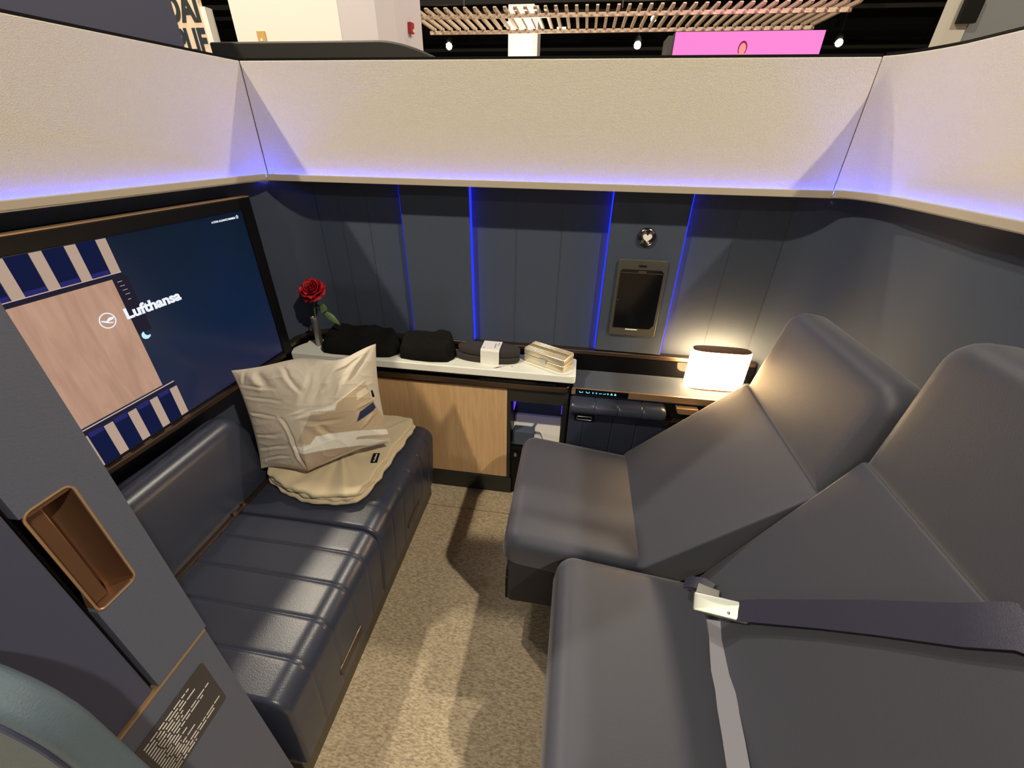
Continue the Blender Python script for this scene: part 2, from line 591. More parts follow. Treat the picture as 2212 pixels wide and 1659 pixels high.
box(bm, -0.66, XF + 0.0015, 0.160, 0.326, 0.8005, 0.8055)
obj('bronze_strip', bm, 'bronze', dr, smooth=False, bevel=0.001)
# grip: curved bronze cup
bm = NB()
rings = []
for i in range(13):
    a = PI * i / 12
    y = 0.2645 + 0.0245 * math.cos(a) * 1.0
    x = XF - 0.034 * math.sin(a)
    rings.append([(x, y, 1.002), (x, y, 1.178)])
for r0, r1 in zip(rings, rings[1:]):
    bm.faces.new([bm.verts.new(p) for p in (r0[0], r1[0], r1[1], r0[1])])
box(bm, XF - 0.036, XF - 0.0005, 0.240, 0.289, 0.9995, 1.004)
box(bm, XF - 0.036, XF - 0.0005, 0.240, 0.289, 1.174, 1.1785)
gc = obj('bronze_grip_cup', bm, 'umber', dr)
bm = NB()
g_ = [(y + 0.2645, z + 1.0) for y, z in rrect(0.053, 0.181, 0.010, 4)]
g_ = [Vector((XF + 0.0005, y, z)) for y, z in g_]
tube(bm, g_ + [g_[0]], 0.0016, 6)
obj('grip_rim', bm, 'bronze', dr)
bm = NB()
box(bm, XF - 0.016, XF - 0.010, 0.243, 0.262, 1.004, 1.174)
obj('grip_latch', bm, 'umber', dr, bevel=0.002)
# engraved instruction plate, too fine to read: rows of pale strokes
bm = NB()
prism(bm, [(y + 0.233, z + 0.622) for y, z in rrect(0.130, 0.130, 0.006, 4)], XF - 0.004, XF - 0.0018, lambda a, b_, d: Vector((d, a, b_)))
pl = obj('instruction_plate', bm, 'plate', dr, smooth=False)
bm = NB()
rnd = random.Random(3)
for r_i in range(15):
    zc = 0.738 - r_i * 0.0076
    y = 0.178
    yend = (0.262, 0.248, 0.270, 0.240, 0.236, 0.288, 0.272, 0.22, 0.23, 0.215, 0.24, 0.22, 0.29, 0.275, 0.23)[r_i]
    while y < yend:
        L = rnd.uniform(0.006, 0.018)
        box(bm, XF - 0.0018, XF - 0.0013, y, min(y + L, yend), zc - 0.0011, zc + 0.0011)
        y += L + 0.0022
obj('instruction_text', bm, 'print', pl, smooth=False)

# padded blue-grey shell in front of the door
bm = NB()
slab(bm, frame((-0.72, 0.099, 0.0), (1, 0, 0), (0, 0, 1)), 0.55, 1.130, 0.034, 0.10, 0.012, 0.0, rc2=0.02)
pd = obj('padded_shell', bm, 'bluegrey')
tag(pd, 'blue-grey padded door shell with piped edge in the lower left corner', 'padded panel')
bm = NB()
o_ = [Vector((x - 0.72, 0.0975, z + 0.016)) for x, z in rrect(0.55 - 0.032, 1.130 - 0.032, 0.088, 8, 0.01)]
tube(bm, o_ + [o_[0]], 0.0024, 6)
obj('piping', bm, 'jambd', pd)

# ================================================================ SCREEN ON THE LEFT WALL
def TVP(s, z, d):
    q = Vector((-1.2, 1.5, 0)) + TT * s + TN * d
    return Vector((q.x, q.y, z))


def tvbox(bm, s0, s1, z0, z1, d0, d1, mi=0):
    return prism(bm, [(s0, z0), (s1, z0), (s1, z1), (s0, z1)], d0, d1, TVP, mi)


tv = empty('television', TVP(-0.53, 0.722, 0), 'wide wall-mounted screen in a black frame above the leather ottoman', 'television')
bm = NB()
tvbox(bm, -0.048, 0.0, 0.722, 1.345, -0.06, 0.006)
tvbox(bm, -1.09, -1.02, 0.722, 1.345, -0.06, 0.006)
tvbox(bm, -1.02, -0.048, 1.306, 1.345, -0.06, 0.006)
tvbox(bm, -1.02, -0.048, 0.722, 0.744, -0.06, 0.004)
obj('frame', bm, 'black', tv, smooth=False, bevel=0.002)
bm = NB()
tvbox(bm, -1.09, -0.002, 1.3455, 1.3495, -0.02, 0.007)
obj('top_trim', bm, 'bronze', tv, smooth=False, bevel=0.001)
bm = NB()
tvbox(bm, -1.09, -0.06, 0.722, 0.741, 0.005, 0.022)
obj('bottom_rail', bm, 'bronzedark', tv, smooth=False, bevel=0.003)
# screen body: dark blue picture
m = P('screen_picture', (0.002, 0.003, 0.005), 0.22, spec=0.3)
nt = m.node_tree
bs = nt.nodes['Principled BSDF']
tc = nt.nodes.new('ShaderNodeTexCoord')
sp = nt.nodes.new('ShaderNodeSeparateXYZ')
ad = nt.nodes.new('ShaderNodeMath')
ad.operation = 'MULTIPLY_ADD'
ad.inputs[1].default_value = -1.7
ad.inputs[2].default_value = 0.5
cr = nt.nodes.new('ShaderNodeValToRGB')
cr.color_ramp.elements[0].color = (0.003, 0.009, 0.020, 1)
cr.color_ramp.elements[1].color = (0.016, 0.018, 0.045, 1)
e_ = cr.color_ramp.elements.new(0.6)
e_.color = (0.004, 0.013, 0.040, 1)
nt.links.new(tc.outputs['Object'], sp.inputs[0])
nt.links.new(sp.outputs[2], ad.inputs[0])
nt.links.new(ad.outputs[0], cr.inputs[0])
nt.links.new(cr.outputs[0], bs.inputs['Emission Color'])
bs.inputs['Emission Strength'].default_value = 1.0
MT['screen'] = m
bm = NB()
tvbox(bm, -1.02, -0.048, 0.744, 1.306, -0.03, 0.0)
scr = obj('screen', bm, 'screen', tv, smooth=False)
bm = NB()
tvbox(bm, -1.02, -0.5575, 0.869, 1.2005, 0.0, 0.0006)
obj('picture_wood', bm, 'scrwood', scr, smooth=False)
bm = NB()
tvbox(bm, -1.02, -0.526, 1.2005, 1.213, 0.0, 0.0006)
tvbox(bm, -1.02, -0.521, 0.850, 0.862, 0.0, 0.0006)
tvbox(bm, -0.557, -0.515, 1.04, 1.2, 0.0, 0.0004)
obj('picture_shelf', bm, 'scrdark', scr, smooth=False)
for e0, z0, z1 in ((-0.521, 0.8615, 0.8645), (-0.527, 1.2125, 1.2145)):
    obj('picture_edge_line', tvbox(NB(), -1.02, e0, z0, z1, 0.0006, 0.001), 'scrline', scr, smooth=False)
for k in range(7):
    o_ = -0.0735 * k
    if -0.554 + o_ > -1.02:
        obj('picture_stripe', tvbox(NB(), -0.553 + o_, -0.5275 + o_, 1.2145, 1.303, 0.0, 0.0008), 'scrtan', scr, smooth=False)
    obj('picture_gap', tvbox(NB(), max(-1.02, -0.601 + o_), -0.5545 + o_, 1.2145, 1.303, 0.0, 0.0005), 'scrblue', scr, smooth=False)
    if k < 6:
        obj('picture_glow', tvbox(NB(), max(-1.02, -0.600 + o_), -0.556 + o_, 1.2145, 1.226, 0.0, 0.0007), 'scrglow', scr, smooth=False)
    o_ = -0.0675 * k
    if -0.544 + o_ > -1.02:
        obj('picture_stripe', tvbox(NB(), -0.5435 + o_, -0.519 + o_, 0.745, 0.8455, 0.0, 0.0008), 'scrtan', scr, smooth=False)
    obj('picture_gap', tvbox(NB(), max(-1.02, -0.585 + o_), -0.545 + o_, 0.745, 0.850, 0.0, 0.0005), 'scrblue', scr, smooth=False)
    if k < 6:
        obj('picture_glow', tvbox(NB(), max(-1.02, -0.583 + o_), -0.547 + o_, 0.836, 0.850, 0.0, 0.0007), 'scrglow', scr, smooth=False)
# airline mark: ring, bird, name, moon, alliance line
bm = NB()
c0 = (-0.6145, 1.1047)
ringo = [(c0[0] + 0.0213 * math.cos(2 * PI * i / 48), c0[1] + 0.0213 * math.sin(2 * PI * i / 48)) for i in range(49)]
ringi = [(c0[0] + 0.0184 * math.cos(2 * PI * i / 48), c0[1] + 0.0184 * math.sin(2 * PI * i / 48)) for i in range(49)]
for i in range(48):
    bm.faces.new([bm.verts.new(TVP(*p, 0.0012)) for p in (ringo[i], ringo[i + 1], ringi[i + 1], ringi[i])])
crane = [(-0.0181, 0.0038), (-0.0126, 0.0042), (-0.0058, 0.0009), (-0.0027, -0.0001), (0.0028, 0.005), (0.0072, 0.0066), (0.0178, 0.0046), (0.0172, 0.0021), (0.0127, -0.0015), (0.0064, -0.0017), (0.0009, -0.0029), (0.0032, -0.0058), (0.009, -0.0067), (0.0123, -0.0085), (0.0105, -0.01), (0.0053, -0.0093), (-0.003, -0.006), (-0.0096, -0.002), (-0.015, 0.0018)]
bm.faces.new([bm.verts.new(TVP(c0[0] + a, c0[1] + b_, 0.0012)) for a, b_ in crane])
obj('bird_emblem', bm, 'scrwhite', scr, smooth=False)
bm = text_mesh('Lufthansa', 0.0405, 0.0016, 0.0003)
xs = [v.co.x for v in bm.verts]
sx = 0.1755 / (max(xs) - min(xs))
for v in bm.verts:
    v.co = TVP(-0.5665 + (v.co.x - min(xs)) * sx, 1.0907 + v.co.y * 1.0, 0.0012 + v.co.z)
obj('lettering', bm, 'scrwhite', scr, smooth=False)
bm = text_mesh('A STAR ALLIANCE MEMBER', 0.0085, 0.0002, 0.0003)
xs = [v.co.x for v in bm.verts]
sx = 0.104 / (max(xs) - min(xs))
for v in bm.verts:
    v.co = TVP(-0.190 + (v.co.x - min(xs)) * sx, 1.2835 + v.co.y, 0.0012 + v.co.z)
obj('alliance_lettering', bm, 'scrwhite', scr, smooth=False)
bm = NB()
for k in range(5):
    a = PI / 2 + 2 * PI * k / 5
    pts = [(0.0072, 0.0), (0.0034, 0.0028), (0.0020, 0.0), (0.0034, -0.0028)]
    bm.faces.new([bm.verts.new(TVP(-0.077 + r_ * math.cos(a) - t_ * math.sin(a), 1.288 + r_ * math.sin(a) + t_ * math.cos(a), 0.0012)) for r_, t_ in pts])
obj('star_emblem', bm, 'scrwhite', scr, smooth=False)
bm = NB()
moon = [(-0.5425, 1.042), (-0.5483, 1.0387), (-0.5513, 1.0327), (-0.5507, 1.0258), (-0.5455, 1.0198), (-0.5377, 1.0181), (-0.53, 1.0204), (-0.5256, 1.0252), (-0.5274, 1.0279), (-0.5309, 1.0265), (-0.5376, 1.0292), (-0.5409, 1.0347), (-0.5407, 1.0398)]
bm.faces.new([bm.verts.new(TVP(a, b_, 0.0012)) for a, b_ in moon])
obj('moon_icon', bm, 'scrmoon', scr, smooth=False)
bm = NB()
for k in range(4):
    z_ = 1.19 - 0.012 * k
    tvbox(bm, -0.548 + 0.002 * k, -0.535 + 0.002 * k, z_, z_ + 0.0012, 0.0004, 0.0008)
tvbox(bm, -0.541, -0.533, 1.139, 1.1405, 0.0004, 0.0008)
obj('caption_lines', bm, 'scrline', scr, smooth=False)

# ================================================================ OTTOMAN
ot = empty('ottoman', (-0.83, 0.91, 0), 'long navy leather ottoman bench with quilted front below the screen', 'ottoman')


def groove(y, seams, wd=0.006, dp=0.0045):
    g = 0.0
    for s in seams:
        g = max(g, dp * math.exp(-((y - s) / wd) ** 2))
    return g


def ott_cushion(y0, y1, seams):
    ys = set([y0, y0 + 0.004, y0 + 0.012, y1 - 0.012, y1 - 0.004, y1])
    for i in range(1, 40):
        ys.add(y0 + (y1 - y0) * i / 40)
    for s in seams:
        for d in (-0.01, -0.006, -0.003, -0.0015, 0, 0.0015, 0.003, 0.006, 0.01):
            ys.add(s + d)
    rings = []
    for y in sorted(ys):
        e_ = min(y - y0, y1 - y)
        inn = 0.010 * (1 - math.sqrt(max(0, 1 - (1 - min(e_, 0.012) / 0.012) ** 2)))
        g = groove(y, seams, 0.005, 0.0022) + inn
        gt = groove(y, seams, 0.004, 0.0016) + inn
        r_ = 0.062
        prof = [(-1.085, 0.14), (-1.085, 0.400 - gt), (-1.078, 0.414 - gt), (-1.06, 0.420 - gt)]
        prof += [(-1.06 + 0.43 * i / 8, 0.420 - gt + 0.004 * math.sin(PI * i / 8)) for i in range(1, 8)]
        for i in range(9):
            a = PI / 2 - PI / 2 * i / 8 * 0.96
            prof.append((-0.628 + (r_ - g) * math.cos(a), 0.358 + (r_ - g) * math.sin(a)))
        prof += [(-0.573 - g, 0.25), (-0.584 - g, 0.14), (-0.590 - g * 0.5, 0.088)]
        prof += [(-0.70, 0.088)]
        rings.append([(x, y, z) for x, z in prof])
    bm = NB()
    loft(bm, rings)
    return bm


obj('far_cushion', ott_cushion(0.871, 1.452, (0.978, 1.079, 1.18, 1.28, 1.38)), 'leather', ot, angle=60)
obj('near_cushion', ott_cushion(0.365, 0.867, (0.773, 0.669, 0.565, 0.462)), 'leather', ot, angle=60)
bm = NB()
box(bm, -1.10, -0.604, 0.36, 1.45, 0.0, 0.088)
obj('plinth', bm, 'plinth', ot, smooth=False, bevel=0.002)
bm = NB()
box(bm, -1.12, -1.086, 0.36, 1.40, 0.09, 0.395)
obj('rear_rail', bm, 'black', ot, smooth=False)
for y0, y1 in ((0.555, 0.690), (1.11, 1.245)):
    bm = NB()
    box(bm, -0.592, -0.578, y0, y1, 0.145, 0.180)
    h_ = obj('pull_handle', bm, 'bronzedark', ot, smooth=False, bevel=0.003)
# bolster backrest
bm = NB()
rings = []
for i in range(25):
    u_ = i / 24
    y = 0.36 + (1.05 - 0.36) * u_
    e_ = min(y - 0.36, 1.05 - y)
    k_ = 0.05 * (1 - math.sqrt(max(0, 1 - (1 - min(e_, 0.05) / 0.05) ** 2)))
    prof = [(-1.205, 0.40), (-1.205, 0.69 - k_)]
    for j in range(9):
        a = PI - PI * j / 8 * 0.93
        prof.append((-1.15 + (0.050) * math.cos(a), 0.655 + (0.055) * math.sin(a) - k_))
    prof += [(-1.085 - k_ * 0.3, 0.52), (-1.075 - k_ * 0.3, 0.44), (-1.085, 0.405)]
    rings.append([(x, y, z) for x, z in prof])
loft(bm, rings)
obj('bolster', bm, 'leather', ot, angle=60)
bm = NB()
box(bm, -1.097, -1.062, 0.37, 1.05, 0.418, 0.426)
for yy in (0.845, 0.89):
    box(bm, -1.10, -1.07, yy, yy + 0.018, 0.424, 0.434)
obj('back_rail', bm, 'bronzedark', ot, smooth=False, bevel=0.0015)

# dark padded infill between the bolster and the cabinet
bm = NB()
slab(bm, frame((-1.145, 1.492, 0.40), (1, 0, 0), (0, 0, 1)), 0.18, 0.262, 0.04, 0.05, 0.02, 0.0)
cs = obj('corner_pad', bm, 'darkleather')
tag(cs, 'dark navy corner pad under the left end of the white worktop', 'pad')

# ================================================================ CABINET AND WORKTOP
cb = empty('side_cabinet', (-0.5, 1.60, 0), 'oak-fronted cabinet with black frame under the white worktop', 'cabinet')
bm = NB()
box(bm, -1.20, -0.237, 1.545, 1.70, 0.0, 0.655)
box(bm, -0.237, 0.030, 1.535, 1.70, 0.0, 0.285)
box(bm, -0.237, -0.222, 1.528, 1.70, 0.285, 0.545)
box(bm, 0.004, 0.030, 1.528, 1.70, 0.285, 0.545)
box(bm, -0.237, 0.030, 1.535, 1.70, 0.545, 0.655)
box(bm, -0.222, 0.004, 1.690, 1.70, 0.285, 0.545)
obj('body', bm, 'black', cb, smooth=False)
bm = NB()
box(bm, -1.0, -0.2385, 1.5285, 1.545, 0.099, 0.606)
dw = obj('oak_panel', bm, 'wood', cb, smooth=False, bevel=0.0015)
bm = NB()
box(bm, -0.237, 0.026, 1.5275, 1.5345, 0.548, 0.612)
box(bm, -0.237, -0.2225, 1.5265, 1.5345, 0.10, 0.548)
box(bm, 0.005, 0.026, 1.5265, 1.5345, 0.20, 0.548)
obj('front_frame', bm, 'lid', cb, smooth=False, bevel=0.001)
bm = NB()
prism(bm, [(-1.05, 1.515), (0.006, 1.515), (0.018, 1.520), (0.024, 1.532), (0.024, 1.55), (-1.05, 1.55)], 0.618, 0.646, lambda a, b_, d: Vector((a, b_, d)))
obj('bronze_edge', bm, 'bronzedark', cb, smooth=False, bevel=0.004)
bm = NB()
box(bm, -0.36, -0.03, 1.513, 1.52, 0.650, 0.664)
obj('drawer_slot', bm, 'blackgloss', cb, smooth=False)
bm = NB()
box(bm, -0.80, -0.215, 1.5215, 1.545, 0.0, 0.0955)
obj('plinth', bm, 'lid', cb, smooth=False, bevel=0.002)
bm = NB()
box(bm, -0.2215, 0.0035, 1.680, 1.689, 0.29, 0.545)
obj('niche_back', bm, 'navy', cb, smooth=False)
for x0, x1 in ((-0.2215, -0.2185), (0.0005, 0.0035)):
    bm = NB()
    box(bm, x0, x1, 1.62, 1.678, 0.44, 0.544)
    obj('niche_light', bm, 'navyicon', cb, smooth=False)
bm = NB()
box(bm, -0.221, 0.003, 1.56, 1.679, 0.286, 0.292)
loft(bm, [[(-0.221, 1.60, 0.292), (0.003, 1.60, 0.292), (0.003, 1.68, 0.292), (-0.221, 1.68, 0.292)],
          [(-0.221, 1.665, 0.385), (0.003, 1.665, 0.385), (0.003, 1.68, 0.385), (-0.221, 1.68, 0.385)]])
obj('niche_tray', bm, 'whitepaint', cb, smooth=False)
bm = NB()
slab(bm, frame((-0.165, 1.545, 0.2925), (1, 0, 0), (0, 0, 1)), 0.10, 0.082, 0.05, 0.012, 0.006, rc2=0.004)
pk = obj('pouch', bm, 'navy')
tag(pk, 'small dark pouch standing in the lit niche of the cabinet', 'pouch')
bm = NB()
box(bm, -0.222, -0.172, 1.529, 1.536, 0.222, 0.268)
ps = obj('power_socket', bm, 'blackgloss', cb, smooth=False, bevel=0.002)
bm = NB()
box(bm, -0.203, -0.192, 1.5275, 1.530, 0.236, 0.256)
obj('socket_port', bm, 'silver', ps, smooth=False)

wt_out = [(-1.205, 1.500)] + arc(0.032, 1.515, 0.015, -90, 0, 6) + arc(0.037, 1.655, 0.010, 0, 90, 4) + bez((-1.05, 1.665), (-1.20, 1.665), (-1.222, 1.545), 8)
bm = NB()
prism(bm, wt_out, 0.677, 0.712, lambda a, b_, d: Vector((a, b_, d)))
wt = obj('worktop', bm, 'white', smooth=True, bevel=0.004, seg=3)
tag(wt, 'long white worktop along the back wall holding the rose and black clothes', 'worktop')
bm = NB()
box(bm, -1.19, 0.02, 1.527, 1.655, 0.6555, 0.6775)
obj('support', bm, 'black', wt, smooth=False)

# bronze rail at the foot of the wall panels
rl = [LW(0.035, -0.025), LW(0.09, -0.022)] + bez((-1.228, 1.62), (-1.205, 1.70), (-1.09, 1.702), 8) + [(-0.5, 1.702), (0.80, 1.702)]
bm = NB()
path_wall(bm, rl, 0.716, 0.737, 0.034)
rail = obj('trim_1', bm, 'bronzedark', kind='structure', bevel=0.004, seg=3)
rail['label'] = 'bronze rail running along the foot of the back wall panels'
bm = NB()
path_wall(bm, rl[:-1] + [(0.80, 1.702)], 0.60, 0.715, 0.030)
obj('rail_recess', bm, 'blackgloss', rail, smooth=False)

# ================================================================ SIDE CONSOLE
sc = empty('side_console', (0.45, 1.60, 0), 'navy side console with icon strip and padded armrest beside the far seat', 'console')
bm = NB()
box(bm, 0.040, 0.80, 1.536, 1.703, 0.600, 0.640)
obj('top', bm, MT['navy'], sc, smooth=False, bevel=0.004)
bm = NB()
box(bm, 0.036, 0.80, 1.528, 1.536, 0.612, 0.6425)
obj('bronze_fascia', bm, 'bronze', sc, smooth=False, bevel=0.0015)
bm = NB()
box(bm, 0.053, 0.270, 1.5262, 1.530, 0.6145, 0.6405)
cp = obj('control_strip', bm, 'blackgloss', sc, smooth=False)


def icon(bm, cx, cz, kind):
    def q(pts):
        bm.faces.new([bm.verts.new((cx + a, 1.5258, cz + b_)) for a, b_ in pts])
    if kind == 'seat':
        q([(-0.009, 0.004), (-0.0065, 0.004), (-0.004, -0.002), (-0.0065, -0.002)])
        q([(-0.0065, -0.001), (0.003, -0.001), (0.003, -0.004), (-0.0045, -0.004)])
        q([(0.0045, 0.004), (0.0065, 0.004), (0.008, 0.0), (0.0065, -0.004), (0.0045, -0.004), (0.006, 0.0)])
    elif kind == 'up':
        q([(-0.0035, 0.000), (0.0, 0.005), (0.001, -0.004), (-0.001, -0.005)])
        q([(0.001, 0.0), (0.0035, 0.002), (0.001, -0.002)])
    elif kind == 'bar':
        q([(-0.006, -0.001), (0.006, 0.0012), (0.006, -0.0014), (-0.006, -0.0032)])
    elif kind == 'dot':
        q([(0.003 * math.cos(i * PI / 4), 0.004 * math.sin(i * PI / 4)) for i in range(8)])
    else:
        q([(-0.005, -0.004), (0.005, -0.004), (0.003, 0.001), (-0.003, 0.001)])
        q([(-0.0022, 0.001), (0.0022, 0.001), (0.0022, 0.005), (-0.0022, 0.005)])


bm = NB()
for cx, kd in ((0.076, 'seat'), (0.104, 'seat'), (0.126, 'up'), (0.140, 'up'), (0.156, 'bar'), (0.173, 'bar'), (0.187, 'dot'), (0.202, 'lamp'), (0.217, 'lamp')):
    icon(bm, cx, 0.628, kd)
obj('icons', bm, 'cyan', cp, smooth=False)
bm = NB()
box(bm, 0.036, 0.80, 1.545, 1.70, 0.0, 0.60)
obj('carcass', bm, 'black', sc, smooth=False)
# side panel with seams
bm = NB()
rings = []
xs = sorted(set([0.034, 0.45] + [s + d for s in (0.10, 0.221, 0.322, 0.432) for d in (-0.004, -0.002, 0, 0.002, 0.004)]))
for x in xs:
    g = groove(x, (0.10, 0.221, 0.322, 0.432), 0.002, 0.003)
    rings.append([(x, 1.505 + g, 0.10), (x, 1.505 + g, 0.532), (x, 1.545, 0.532), (x, 1.545, 0.10)])
loft(bm, rings)
box(bm, 0.45, 0.80, 1.51, 1.545, 0.10, 0.532)
obj('leather_side_panel', bm, 'leather', sc, smooth=False)
bm = NB()
rings = []
seams = (0.137, 0.232, 0.330)
xs = sorted(set([0.034, 0.037, 0.042, 0.415, 0.420, 0.423] + [0.04 + 0.38 * i / 20 for i in range(21)] + [s + d for s in seams for d in (-0.006, -0.003, -0.0015, 0, 0.0015, 0.003, 0.006)]))
for x in xs:
    e_ = min(x - 0.034, 0.423 - x)
    g = groove(x, seams, 0.0025, 0.003) + (0.006 * (1 - min(1, e_ / 0.008)))
    prof = [(1.528, 0.545), (1.528, 0.605 - g)]
    for i in range(9):
        a = PI / 2 + PI * i / 8 * 0.75
        prof.append((1.496 + (0.030 - g) * math.cos(a), 0.572 + (0.030 - g) * math.sin(a)))
    prof.append((1.493, 0.540))
    rings.append([(x, y, z) for y, z in prof])
loft(bm, rings)
obj('armrest_pad', bm, 'leather', sc, angle=60)
bm = NB()
box(bm, 0.424, 0.80, 1.522, 1.545, 0.535, 0.60)
obj('armrest_recess', bm, 'black', sc, smooth=False)
bm = NB()
box(bm, 0.424, 0.75, 1.496, 1.522, 0.536, 0.543)
obj('armrest_trim', bm, 'bronzedark', sc, smooth=False, bevel=0.001)
bm = NB()
prism(bm, [(0.463, 0.606), (0.55, 0.606), (0.55, 0.578), (0.477, 0.578), (0.470, 0.584)], 1.50, 1.526, lambda a, b_, d: Vector((a, d, b_)))
obj('headset_hook', bm, 'bronze', sc, smooth=False, bevel=0.002)
bm = NB()
prism(bm, [(x + 0.101, z + 0.500) for x, z in rrect(0.085, 0.034, 0.004, 3)], 1.500, 1.507, lambda a, b_, d: Vector((a, d, b_)))
lt = obj('latch_plate', bm, 'black', sc, smooth=False)
bm = NB()
g_ = [Vector((x + 0.101, 1.498, z + 0.507)) for x, z in rrect(0.062, 0.016, 0.003, 3)]
tube(bm, g_ + [g_[0]], 0.0018, 6)
obj('latch_pull', bm, 'silver', lt)

# table lamp standing on the console
lm = empty('table_lamp', (0.62, 1.63, 0.64), 'glowing flat table lamp with brown top standing on the side console', 'lamp')


def oval(cx, cy, a_, b_, n_=32, p=3.2):
    out = []
    for i in range(n_):
        t_ = 2 * PI * i / n_
        c_, s_ = math.cos(t_), math.sin(t_)
        out.append((cx + a_ * math.copysign(abs(c_) ** (2 / p), c_), cy + b_ * math.copysign(abs(s_) ** (2 / p), s_)))
    return out


bm = NB()
rings = []
for z, k in ((0.646, 0.80), (0.650, 0.93), (0.660, 0.985), (0.675, 1.0), (0.80, 1.0), (0.812, 0.985), (0.817, 0.95)):
    rings.append([(x, y, z) for x, y in oval(0.62, 1.632, 0.116 * (0.6 + 0.4 * k), 0.030 * k)])
loft(bm, rings)
obj('shade', bm, 'lampglow', lm)
bm = NB()
rings = [[(x, y, z) for x, y in oval(0.62, 1.632, 0.112 * k, 0.028 * k)] for z, k in ((0.8155, 1.0), (0.8215, 1.0), (0.8235, 0.97))]
loft(bm, rings)
obj('top_cap', bm, 'umber', lm)
bm = NB()
rings = [[(x, y, z) for x, y in oval(0.62, 1.632, 0.095 * k, 0.024 * k)] for z, k in ((0.640, 1.0), (0.647, 1.0))]
loft(bm, rings)
obj('foot', bm, 'umber', lm)

# ================================================================ WALL FITTINGS
tb = empty('control_tablet', (0.264, 1.70, 0.825), 'dark upright touch tablet in a taupe frame on the back wall', 'tablet')
bm = NB()
prism(bm, [(x + 0.2655, z + 0.826) for x, z in rrect(0.190, 0.318, 0.010, 5)], YP - 0.010, YP + 0.001, lambda a, b_, d: Vector((a, d, b_)))
obj('frame', bm, 'frameb', tb, smooth=True, bevel=0.002)
bm = NB()
prism(bm, [(0.184, 0.862), (0.334, 0.862), (0.348, 0.880), (0.348, 1.098), (0.340, 1.106), (0.190, 1.106), (0.184, 1.098)], YP - 0.013, YP - 0.009, lambda a, b_, d: Vector((a, d, b_)))
ts = obj('screen', bm, 'blackgloss', tb, smooth=False)
bm = NB()
box(bm, 0.186, 0.346, YP - 0.0138, YP - 0.0129, 1.0925, 1.0945)
box(bm, 0.252, 0.282, YP - 0.0138, YP - 0.0129, 1.096, 1.102)
obj('earpiece', bm, 'frameb', ts, smooth=False)
bm = NB()
box(bm, 0.251, 0.280, YP - 0.0125, YP - 0.0095, 1.118, 1.124)
obj('release_latch', bm, 'blackgloss', tb, smooth=False, bevel=0.001)
bm = NB()
box(bm, 0.236, 0.285, YP - 0.0125, YP - 0.0095, 0.853, 0.857)
obj('light_slot', bm, 'print', tb, smooth=False)
bm = NB()
bmesh.ops.create_icosphere(bm, subdivisions=1, radius=0.0016, matrix=Matrix.Translation((0.189, YP - 0.0135, 0.982)))
obj('status_light', bm, 'navyicon', ts)

rd = empty('reading_light', (0.262, 1.70, 1.205), 'round black reading light with a white heart on the back wall', 'light')
bm = NB()
rings = []
for r_, d in ((0.0335, 0.0), (0.0335, 0.006), (0.031, 0.010), (0.025, 0.012), (0.018, 0.009), (0.012, 0.011), (0.004, 0.012)):
    rings.append([(0.262 + r_ * math.cos(2 * PI * i / 36), YP - d, 1.229 + r_ * math.sin(2 * PI * i / 36)) for i in range(36)])
loft(bm, rings)
bz = obj('bezel', bm, P('black_chrome', (0.16, 0.15, 0.13), 0.18, metal=1.0), rd)
bm = NB()
hp = []
for i in range(40):
    t_ = 2 * PI * i / 40
    hp.append((0.263 + 0.00105 * 16 * math.sin(t_) ** 3, 1.228 + 0.00105 * (13 * math.cos(t_) - 5 * math.cos(2 * t_) - 2 * math.cos(3 * t_) - math.cos(4 * t_))))
prism(bm, hp, YP - 0.0145, YP - 0.0105, lambda a, b_, d: Vector((a, d, b_)))
obj('heart', bm, 'whitepaint', rd, smooth=False)

